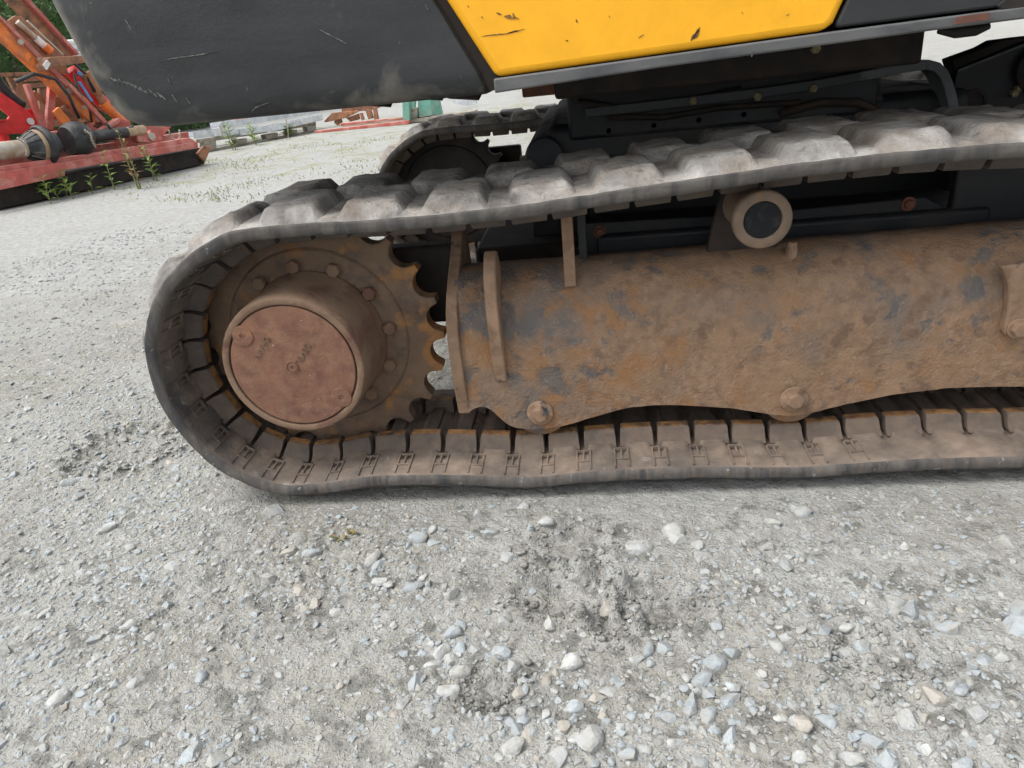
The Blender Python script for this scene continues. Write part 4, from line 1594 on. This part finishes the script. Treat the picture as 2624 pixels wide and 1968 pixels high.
poly([(670, 940), (720, 925), (725, 935), (705, 960), (760, 985), (740, 1010), (690, 990)], .26, .03).build('latch', M['redpaint'], IMP)
# stand legs under the tray
for x, y, yb in ((60, 1400, 1500), (1460, 1110, 1245), (820, 1240, 1380)):
    A = ip(x, y, .75)
    MB().bar(A, V(A[0], A[1], -.01), .09, .09, upv=(1, 0, 0)).build('stand_leg', M['rust'], IMP, False, .004)
P0, P1 = ip(-200, 1440, .25), ip(1480, 1130, .25)
MB().bar(P0*V(1, 1, 0)+PL.w*.35+V(0, 0, .11), P1*V(1, 1, 0)+PL.w*.35+V(0, 0, .11), .9, .20).build('shade_block', M['blackrust'], IMP, False, .01)  # added dark block standing for the shadow under the tray
P1 = ip(1540, 1170, .1)
MB().prism([P1+V(0, 0, -.1), P1+PL.u*.12+V(0, 0, .02), P1+PL.u*.16+V(0, 0, .07), P1+PL.u*.05+V(0, 0, .09), P1-PL.u*.08+V(0, 0, .02)], PL.w*.04).build('tow_foot', M['rust'], IMP, False, .004)

for pts, d_, rr, mt in (([(120, 620), (260, 560), (420, 600), (520, 720), (600, 900)], .2, .018, 'plastic'), ([(560, 560), (600, 700), (680, 820), (700, 960)], .3, .014, 'plastic'),
                        ([(430, 470), (560, 480), (650, 560), (720, 700)], .38, .016, 'plastic'), ([(800, 930), (850, 985), (930, 1000), (1010, 960)], .1, .016, 'plastic')):
    MB().tube([ip(x, y, d_) for x, y in pts], rr, 8).build('hydraulic_hose', M[mt], IMP, True)
for a_, b_, d_, w_, mt in (((250, 700), (560, 960), .55, .05, 'rust'), ((520, 640), (820, 960), .20, .035, 'redpaint'), ((470, 560), (520, 980), .62, .06, 'rust'), ((600, 740), (980, 930), .60, .05, 'redpaint'),
                           ((640, 900), (860, 1000), .34, .07, 'rust'), ((280, 900), (480, 880), .56, .05, 'redpaint'), ((700, 700), (900, 930), .55, .03, 'orange')):
    strut(a_, b_, d_, w_, .04).build('brace', M[mt], IMP, False, .003)
for x, y in ((300, 455), (520, 690), (640, 815), (740, 905), (150, 320)):
    A = ip(x, y, .262)
    MB().tube([A, A-PL.w*.02], .028, 6).build('bolt', M['silver'], IMP)
# second implement: bright red headstock with a black hose
RH = empty('red_headstock', tuple(ip(60, 1000, .5)*V(1, 1, 0)))
tag(RH, 'glossy bright red linkage headstock plate with white bolt beside the faded implement', 'farm machine')
poly([(-250, 560), (0, 695), (110, 770), (195, 830), (255, 870), (300, 985), (335, 1000), (300, 1010), (0, 1020), (-250, 1040), (-250, 930), (0, 920), (60, 905), (75, 880), (0, 820), (-250, 720)], .52, .03).build('side_plate', M['brightred'], RH, False, .004)
poly([(175, 838), (250, 822), (290, 870), (340, 990), (325, 1000), (262, 880)], .56, .05).build('rear_plate', M['brightred'], RH, False, .004)
poly([(-250, 925), (60, 905), (72, 912), (-250, 945)], .46, .10).build('flange', M['brightred'], RH, False, .003)
A = ip(228, 922, .515)
MB().tube([A, A-PL.w*.02], .035, 8).build('bolt', M['white'], RH, 40)
MB().tube([ip(-250, 350, .62), ip(-60, 540, .62), ip(0, 640, .62), ip(60, 715, .62), ip(130, 775, .62), ip(175, 800, .62)], .05, 12).build('hose', M['plastic'], RH, 40)
for x in (-200, 20):
    A = ip(x, 1010, .54)
    MB().bar(A, V(A[0], A[1], -.01), .08, .05, upv=(1, 0, 0)).build('leg', M['brightred'], RH)

# brown slatted steel crate behind
CR = empty('steel_crate', tuple(ip(220, 900, 1.6)*V(1, 1, 0)))
tag(CR, 'brown rusty steel crate with slatted ends standing behind the red implement', 'crate')
D = 1.6
for pts in ([(-200, 560), (290, 545), (300, 570), (-200, 595)], [(190, 582), (345, 575), (350, 610), (190, 622)], [(190, 632), (365, 622), (365, 660), (195, 672)],
            [(60, 590), (95, 585), (200, 790), (180, 820)], [(120, 590), (200, 585), (330, 980), (240, 990)], [(300, 670), (360, 665), (370, 960), (310, 965)],
            [(430, 700), (520, 690), (520, 800), (430, 810)], [(340, 770), (620, 760), (620, 800), (340, 815)], [(520, 830), (620, 820), (640, 930), (540, 940)], [(180, 860), (640, 880), (640, 960), (180, 960)]):
    poly(pts, D, .05).build('slat', M['rust'], CR, False, .004)
    D += .012
for x in (-150, 250, 600):
    A = ip(x, 900, 1.66)
    MB().bar(A, V(A[0], A[1], -.01), .06, .06, upv=(1, 0, 0)).build('leg', M['rust'], CR)
# rounded black and silver drum seen beside the crate
DR = MB()
C_ = ip(20, 660, .95)
DR.lathe([(0, -.26), (.16, -.25), (.2, -.18), (.2, .18), (.16, .25), (0, .26)], (0, 0, 0), 32, axis=1)
o = DR.build('roller_drum', M['galv'], None, 40)
o.location = (C_[0], C_[1], .2)
o.rotation_euler = (0, 0, .4)
tag(o, 'dull silver roller drum lying behind the black hose', 'drum')
# pale stacked tubes at the far edge
for k, (px, py, ln) in enumerate(((190, 111, 1.6), (195, 123, 1.6), (202, 140, 1.5))):
    A = PL.at(px-20, py, 3.0)
    B = PL.at(px+60, py-8, 3.0)
    MB_ = MB().tube([A, B], .045, 10)
    o = MB_.build('steel_tube', M['galv'] if k else M['white'], None, 40)
    tag(o, ['white painted tube on top of a far rack', 'thin galvanised tube under the white one on the far rack', 'lowest galvanised tube of the far rack'][k], 'tube', 'tubes on the far rack')
RK = empty('tube_rack', tuple(PL.at(200, 140, 3.0)*V(1, 1, 0)))
tag(RK, 'dark steel rack carrying pale tubes in front of the hedge', 'rack')
for px in (176, 250):
    A = PL.at(px, 105, 3.1)
    MB().bar(A, V(A[0], A[1], -.01), .06, .06, upv=(1, 0, 0)).build('post', M['blackrust'], RK)
A, B = PL.at(176, 155, 3.05), PL.at(255, 146, 3.05)
MB().bar(A, B, .08, .06).build('rail', M['blackrust'], RK)

# two drive shafts with black guards lying across the tray
def shaft(name, label, pieces, d):
    e = empty(name, tuple(ip(*pieces[0][1], d)*V(1, 1, 0)))
    tag(e, label, 'drive shaft', 'drive shafts on the red implement')
    for nm, a, b, radii, mat in pieces:
        A, B = ip(*a, d), ip(*b, d)
        n = len(radii)
        MB().tube([A+(B-A)*i/(n-1) for i in range(n)], [q*.9 for q in radii], 24).build(nm, M[mat], e, 35)
    return e


s1 = shaft('drive_shaft', 'drive shaft with long silver tube and ribbed black cone guard on the tray', [
    ('tube', (-260, 1180), (185, 1125), [.092, .092], 'silver'),
    ('cone', (180, 1125), (270, 1112), [.10, .125, .15, .165], 'plastic'),
    ('collar', (268, 1112), (312, 1106), [.168, .172, .172, .165], 'tan'),
    ('bell', (300, 1108), (352, 1100), [.20, .215, .215, .20], 'plastic'),
    ('sleeve', (352, 1100), (412, 1092), [.145, .14, .13], 'plastic')], .12)
for k in range(14):
    th = 2*pi*k/14
    A, B = ip(190, 1124, .12), ip(266, 1113, .12)
    t_ = (B-A)/np.linalg.norm(B-A)
    a_ = np.cross(t_, V(0, 0, 1))
    b_ = np.cross(t_, a_)
    q = cos(th)*a_+sin(th)*b_
    MB().bar(A+q*.096, B+q*.150, .012, .012, upv=a_+.01*b_).build('rib', M['plastic'], s1)
s2 = shaft('drive_shaft', 'drive shaft with smooth black dome guard, black tube and tan end', [
    ('dome', (505, 1070), (680, 1042), [.15, .185, .20, .195, .17, .10], 'plastic'),
    ('tube', (670, 1043), (955, 1003), [.072, .066, .066], 'plastic'),
    ('end', (950, 1004), (1090, 985), [.058, .058], 'tan')], .12)


def chain(name, label, pts, d, r=.012):
    e = empty(name, tuple(ip(*pts[0], d)*V(1, 1, 0)))
    tag(e, label, 'chain', 'safety chains on the red implement')
    L_ = []
    for i in range(len(pts)-1):
        for t_ in np.linspace(0, 1, 5, endpoint=False):
            L_.append(ip(pts[i][0]*(1-t_)+pts[i+1][0]*t_, pts[i][1]*(1-t_)+pts[i+1][1]*t_, d))
    for i in range(len(L_)-1):
        A, B = L_[i], L_[i+1]
        MB().tube([A, A*.5+B*.5+(PL.w if i % 2 else V(0, 0, 1))*.008, B], [r*.6, r, r*.6], 6).build('link', M['silver'], e, 40)


chain('chain', 'rusty safety chain hooked round the silver drive shaft', [(130, 1050), (185, 1085), (205, 1130), (205, 1195)], -.06)
chain('chain', 'silver safety chain hanging from the smooth dome guard', [(640, 990), (690, 1020), (700, 1070), (735, 1130)], -.09)
chain('chain', 'looped chain hanging at the end of the tray', [(1280, 990), (1310, 1050), (1340, 1075), (1365, 1050), (1362, 970)], .05)

# pallet with galvanised gutters
def c1(x, y):
    return 400+.452*x, 180+.452*y


PA, PB = un(*c1(310, 462), z=0), un(*c1(900, 350), z=0)
PP = Plane(PA, PB)


def pq(x, y, d=0.0):
    return PP.at(*c1(x, y), d)


def ppoly(pts, d, th):
    return MB().prism([pq(x, y, d) for x, y in pts], PP.w*th)


PAL = empty('pallet', tuple((PA+PB)/2))
tag(PAL, 'weathered wooden pallet under the bundle of galvanised gutters', 'pallet')
for pts in ([(275, 405), (340, 398), (345, 450), (300, 462), (278, 458)], [(455, 395), (515, 385), (520, 430), (460, 442)], [(620, 365), (690, 352), (693, 410), (640, 425)], [(745, 345), (800, 335), (805, 378), (750, 388)], [(855, 310), (905, 302), (910, 345), (862, 356)]):
    for d_ in (0.0, .75):
        ppoly(pts, d_, .12).build('block', M['wood'], PAL, False, .004)
for d_ in (0.0, .35, .75):
    ppoly([(255, 392), (905, 292), (908, 312), (258, 412)], d_, .12).build('board', M['wood'], PAL, False, .003)
ppoly([(300, 452), (905, 338), (908, 352), (300, 466)], 0, .10).build('board', M['wood'], PAL, False, .003)
def gutter(a, b, wd, d, label):
    """folded sheet: floor with two upstanding flanges"""
    A, B = pq(*a, d), pq(*b, d)
    mb = MB()
    dz = V(0, 0, 1)
    sec = [(-.0, .0), (.0, .09), (.012, .09), (.012, .012), (wd-.012, .012), (wd-.012, .09), (wd, .09), (wd, 0)]
    ring_ = [A+PP.w*x+dz*z for x, z in sec]
    mb.prism(ring_, B-A)
    o = mb.build('steel_gutter', M['galv'], None)
    tag(o, label, 'gutter', 'galvanised gutters on the pallet')
    return o


gutter((640, 352), (948, 282), .22, -.08, 'longest galvanised gutter, at the front edge of the pallet')
gutter((480, 370), (650, 345), .25, -.02, 'short galvanised gutter in the middle of the pallet')
gutter((335, 375), (490, 368), .25, .0, 'galvanised gutter overlapping the short middle one')
gutter((215, 388), (350, 372), .28, .05, 'galvanised gutter end sticking out beyond the pallet')
gutter((370, 330), (930, 240), .25, .35, 'galvanised gutter lying at the back of the pallet')
A = pq(500, 295, .4)
MB().prism([A, A+PP.u*.25, A+PP.u*.2+V(0, 0, .06), A+PP.u*.05+V(0, 0, .06)], PP.w*.2).build('lump', M['orange'])
o = bpy.context.scene.collection.objects['lump']
o.name = 'orange_casting'
tag(o, 'small orange casting lying on the galvanised gutters', 'casting')
for a_, b_ in (((360, 310), (375, 375)), ((735, 275), (750, 395))):
    A, B = pq(*a_, -.09), pq(*b_, -.09)
    o = MB().tube([A, A*.5+B*.5+V(.01, 0, 0), B], .014, 6).build('tie_chain', M['silver'], None, 40)
    tag(o, 'thin pale tie hanging over the ' + ('short left hand gutters' if a_[0] < 500 else 'longest front gutter'), 'tie')

# rust coloured ground frame with green uprights
def c2(x, y):
    return 780+.19*x, 200+.19*y


FA, FB = un(*c2(130, 745), z=0), un(*c2(1400, 620), z=0)
PF = Plane(FA, FB)
GF = empty('ground_frame', tuple((FA+FB)/2))
tag(GF, 'rust red flat frame with green upright boxes lying on the ground', 'frame')


def fpoly(pts, d, th):
    return MB().prism([PF.at(*c2(x, y), d) for x, y in pts], PF.w*th)


fpoly([(130, 715), (1350, 578), (1400, 570), (1420, 600), (1390, 625), (130, 750)], 0, .10).build('rail', M['redpaint'], GF, False, .005)
fpoly([(488, 612), (1330, 530), (1330, 565), (488, 648)], .9, .10).build('rail', M['redpaint'], GF, False, .005)
fpoly([(940, 608), (1180, 548), (1330, 530), (1330, 540), (1190, 560), (970, 612)], .5, .04).build('strap', M['tan'], GF)
fpoly([(1310, 200), (1400, 190), (1420, 560), (1330, 572)], .05, .25).build('upright', M['green'], GF, False, .006)
fpoly([(1420, 425), (1520, 400), (1525, 535), (1425, 560)], .2, .3).build('box', M['wood'], GF, False, .006)
fpoly([(1520, 180), (1680, 160), (1725, 500), (1540, 520)], .25, .3).build('upright', M['green'], GF, False, .006)
fpoly([(1440, 190), (1500, 180), (1490, 410), (1440, 415)], .5, .1).build('upright', M['green'], GF, False, .006)
fpoly([(1690, 180), (1780, 170), (1850, 490), (1730, 500)], .8, .2).build('upright', M['green'], GF, False, .006)
fpoly([(1420, 560), (1850, 505), (2300, 440), (2300, 480), (1850, 560), (1420, 610)], .15, .4).build('base', M['wood'], GF, False, .006)
# rusty plough bodies behind it
PG = empty('rusty_plough', tuple(PF.at(*c2(600, 560), 1.2)*V(1, 1, 0)))
tag(PG, 'brown rusty plough with sloping beam behind the flat red frame', 'plough')


def gpoly(pts, d, th):
    return MB().prism([PF.at(*c2(x, y), d) for x, y in pts], PF.w*th)


gpoly([(370, 470), (700, 440), (740, 450), (560, 540), (280, 600), (260, 585)], 1.2, .06).build('beam', M['rust'], PG, False, .005)
gpoly([(400, 580), (480, 540), (500, 600), (440, 640), (400, 600)], 1.25, .1).build('share', M['rust'], PG, False, .005)
gpoly([(560, 540), (720, 480), (740, 560), (620, 590)], 1.3, .1).build('share', M['rust'], PG, False, .005)
gpoly([(740, 470), (780, 470), (810, 560), (770, 570)], 1.2, .05).build('leg', M['rust'], PG, False, .005)
gpoly([(920, 400), (970, 395), (1000, 560), (940, 565)], 1.2, .06).build('upright', M['rust'], PG, False, .005)
gpoly([(500, 300), (1000, 260), (1010, 400), (880, 440), (500, 460)], 1.4, .3).build('body', M['rust'], PG, False, .005)
gpoly([(820, 430), (900, 430), (930, 540), (860, 560)], 1.25, .05).build('share', M['rust'], PG, False, .005)
# grey sheet panels further back
for k, pts in enumerate(([(1980, 270), (2170, 250), (2180, 370), (2000, 340)], [(2180, 250), (2320, 235), (2330, 350), (2190, 380)])):
    o = gpoly(pts, 2.5+k*.3, .05).build('sheet_panel', M['galv'], None, False, .004)
    tag(o, 'grey sheet panel leaning beyond the far track, ' + ('nearer to the green uprights' if k == 0 else 'farther from the green uprights'), 'panel', 'grey panels beyond the far track')

# ------------------------------------------------------------------ hedge
HB = PL.a + PL.w*7.0
HE = empty('hedge', tuple(HB))
tag(HE, 'tall dense dark green leafy hedge behind the farm machinery', 'hedge')
hr = np.random.default_rng(5)
n = 42000
u_ = hr.uniform(-9, 22, n)
h_ = hr.uniform(0, 3.6, n)
dep_ = np.abs(hr.normal(0, .35, n)) - .5*noise2(u_*1.3, h_*1.3) - .25*noise2(u_*4, h_*4)
top = 3.3+.5*noise2(u_*.8+4, u_*0+2)
h_ = np.minimum(h_, top+hr.normal(0, .12, n))
ctr_ = HB + np.outer(u_, PL.u) + np.outer(dep_, PL.w)
ctr_[:, 2] = h_
q1 = hr.normal(size=(n, 3))
q1 /= np.linalg.norm(q1, axis=1)[:, None]
q2 = np.cross(q1, hr.normal(size=(n, 3)))
q2 /= np.linalg.norm(q2, axis=1)[:, None]
sz = hr.uniform(.03, .07, n)[:, None]
q3 = np.cross(q1, q2)
vv = np.stack([ctr_-q1*sz, ctr_+q2*sz*.45+q3*sz*.12, ctr_+q1*sz, ctr_-q2*sz*.45+q3*sz*.12], 1).reshape(-1, 3)
ff = np.arange(n*4).reshape(-1, 4)
o = bpy.data.objects.new('foliage', mesh_np('foliage', vv, ff, M['leaf'], True))
COL.objects.link(o)
setparent(o, HE)
o['kind'] = 'stuff'
mb = MB()
for k in range(40):
    P = HB + PL.u*(-9+k*.76) + PL.w*hr.uniform(.3, .6)
    mb.tube([P, P+V(hr.uniform(-.1, .1), 0, 1.5), P+V(hr.uniform(-.2, .2), 0, 3.0)], [.06, .045, .02], 7)
mb.build('stems', M['bark'], HE, 40)
mb = MB()
P = HB + PL.w*.75
pts = [(-9.2, 0), (22.2, 0), (22.2, 3.0)] + [(x, 3.05+.3*float(noise2(x, 3))) for x in np.arange(22, -9.2, -.8)] + [(-9.2, 3.0)]
mb.prism([P+PL.u*x+V(0, 0, z) for x, z in pts], PL.w*.3)
mb.build('inner_mass', M['leaf'], HE)

# ------------------------------------------------------------------ weeds and grass
def weed(name, px, py, h, label, mat='weed', n=14, spread=.04, leaf=.03, seed=0, lean=.1, stems=1, cat='weed', grp=None):
    r = np.random.default_rng(seed)
    P = un(px, py, z=0.0)
    e = empty(name, tuple(P))
    tag(e, label, cat, grp)
    sm, lm = MB(), MB()
    for s_ in range(stems):
        b = P + V(r.normal()*spread, r.normal()*spread, 0)
        tp = b + V(r.normal()*lean*h, r.normal()*lean*h, h*r.uniform(.75, 1))
        md = (b+tp)/2 + V(r.normal()*.02*h, 0, 0)
        sm.tube([b-V(0, 0, .02), md, tp], [.006*h/.5+.002, .004*h/.5+.0015, .0015], 5)
        for k in range(n):
            t_ = .12+.88*(k+.5)/n
            c = b*(1-t_)**2+2*md*t_*(1-t_)+tp*t_*t_
            th = k*2.4+r.uniform(-.4, .4)
            d = V(cos(th), sin(th), r.uniform(.1, .8))
            d /= np.linalg.norm(d)
            L_ = leaf*(1.25-.7*t_)*r.uniform(.7, 1.2)
            sd_ = np.cross(d, V(0, 0, 1))
            sd_ /= np.linalg.norm(sd_)
            nn_ = np.cross(sd_, d)
            lm.add([c, c+d*L_*.45+sd_*L_*.2+nn_*L_*.06, c+d*L_-nn_*L_*.12, c+d*L_*.45-sd_*L_*.2+nn_*L_*.06], [(0, 1, 2, 3)])
    sm.build('stem', M['stem'], e, 40)
    lm.build('leaves', M[mat], e, True)


weed('weed', 355, 485, .62, 'tall weed with reddish leaves standing in front of the red tray', 'weedred', 16, .03, .10, 1, .10, 2)
weed('weed', 405, 462, .45, 'leafy green weed beside the tall reddish weed', 'weed', 14, .04, .10, 2, .12, 2)
weed('weed', 292, 485, .50, 'slender green weed left of the tall reddish weed', 'weed', 12, .02, .11, 3, .08, 1)
weed('weed', 240, 495, .22, 'tiny two leaved weed sprouting from the gravel by the tray', 'weed', 6, .02, .10, 4, .1, 1)
weed('weed', 180, 510, .32, 'bushy low green weed clump under the tray', 'weed', 12, .12, .11, 5, .35, 5)
weed('weed', 45, 515, .35, 'broad ferny weed clump in the shadow of the tray', 'weed', 14, .2, .12, 6, .4, 6)
weed('weed', 60, 470, .30, 'yellow green weed patch below the left end of the tray', 'weedred', 12, .2, .10, 7, .4, 5)
weed('weed', 610, 383, .42, 'upright weed growing against the pallet blocks', 'weed', 14, .03, .13, 8, .1, 2)
weed('weed', 660, 372, .36, 'smaller weed growing beside the pallet board', 'weed', 12, .03, .12, 9, .1, 2)
weed('weed', 450, 432, .18, 'short grassy weed at the corner of the red tray', 'weed', 14, .08, .14, 10, .5, 6)
weed('weed', 735, 352, .25, 'low weed below the longest gutter', 'weed', 14, .05, .12, 11, .3, 3)
weed('grass_sprig', 880, 1376, .010, 'tiny yellow green grass sprig in the gravel before the track', 'weedred', 3, .007, .014, 12, 1.6, 5, 'grass')

# short grass and moss along the machinery row
r = np.random.default_rng(21)
pts = []
while len(pts) < 3000:
    px, py = r.uniform(0, 1250), r.uniform(300, 520)
    P = un(px, py, z=0.0)
    if not (3.6 < P[1] < 16):
        continue
    k = float(noise2(P[0]*1.1+8, P[1]*1.1))+.35*float(noise2(P[0]*4, P[1]*4))
    edge = (P-IA)@PL.w
    if k + max(0, .35-abs(edge+.35)*.7)+.3*r.normal() < .45:
        continue
    pts.append(P)
P = np.array(pts)
P[:, 2] = 0.0
n = len(P)
hgt = r.uniform(.008, .028, n)[:, None]*np.array([[1]])
d = r.normal(size=(n, 3))*.5
d[:, 2] = 1
d /= np.linalg.norm(d, axis=1)[:, None]
sd_ = np.cross(d, r.normal(size=(n, 3)))
sd_ /= np.linalg.norm(sd_, axis=1)[:, None]
wd = .005
vv = np.stack([P-sd_*wd, P+sd_*wd, P+d*hgt+sd_*wd*.3, P+d*hgt-sd_*wd*.3], 1).reshape(-1, 3)
M['grass'] = material('dry_short_grass', (.24, .26, .10), .7, [dict(color=(.15, .20, .06), scale=3, thr=.52, soft=.1)])
o = bpy.data.objects.new('grass', mesh_np('grass', vv, np.arange(n*4).reshape(-1, 4), M['grass'], True))
COL.objects.link(o)
tag(o, 'thin short grass and moss growing through the far gravel', 'grass', kind='stuff')
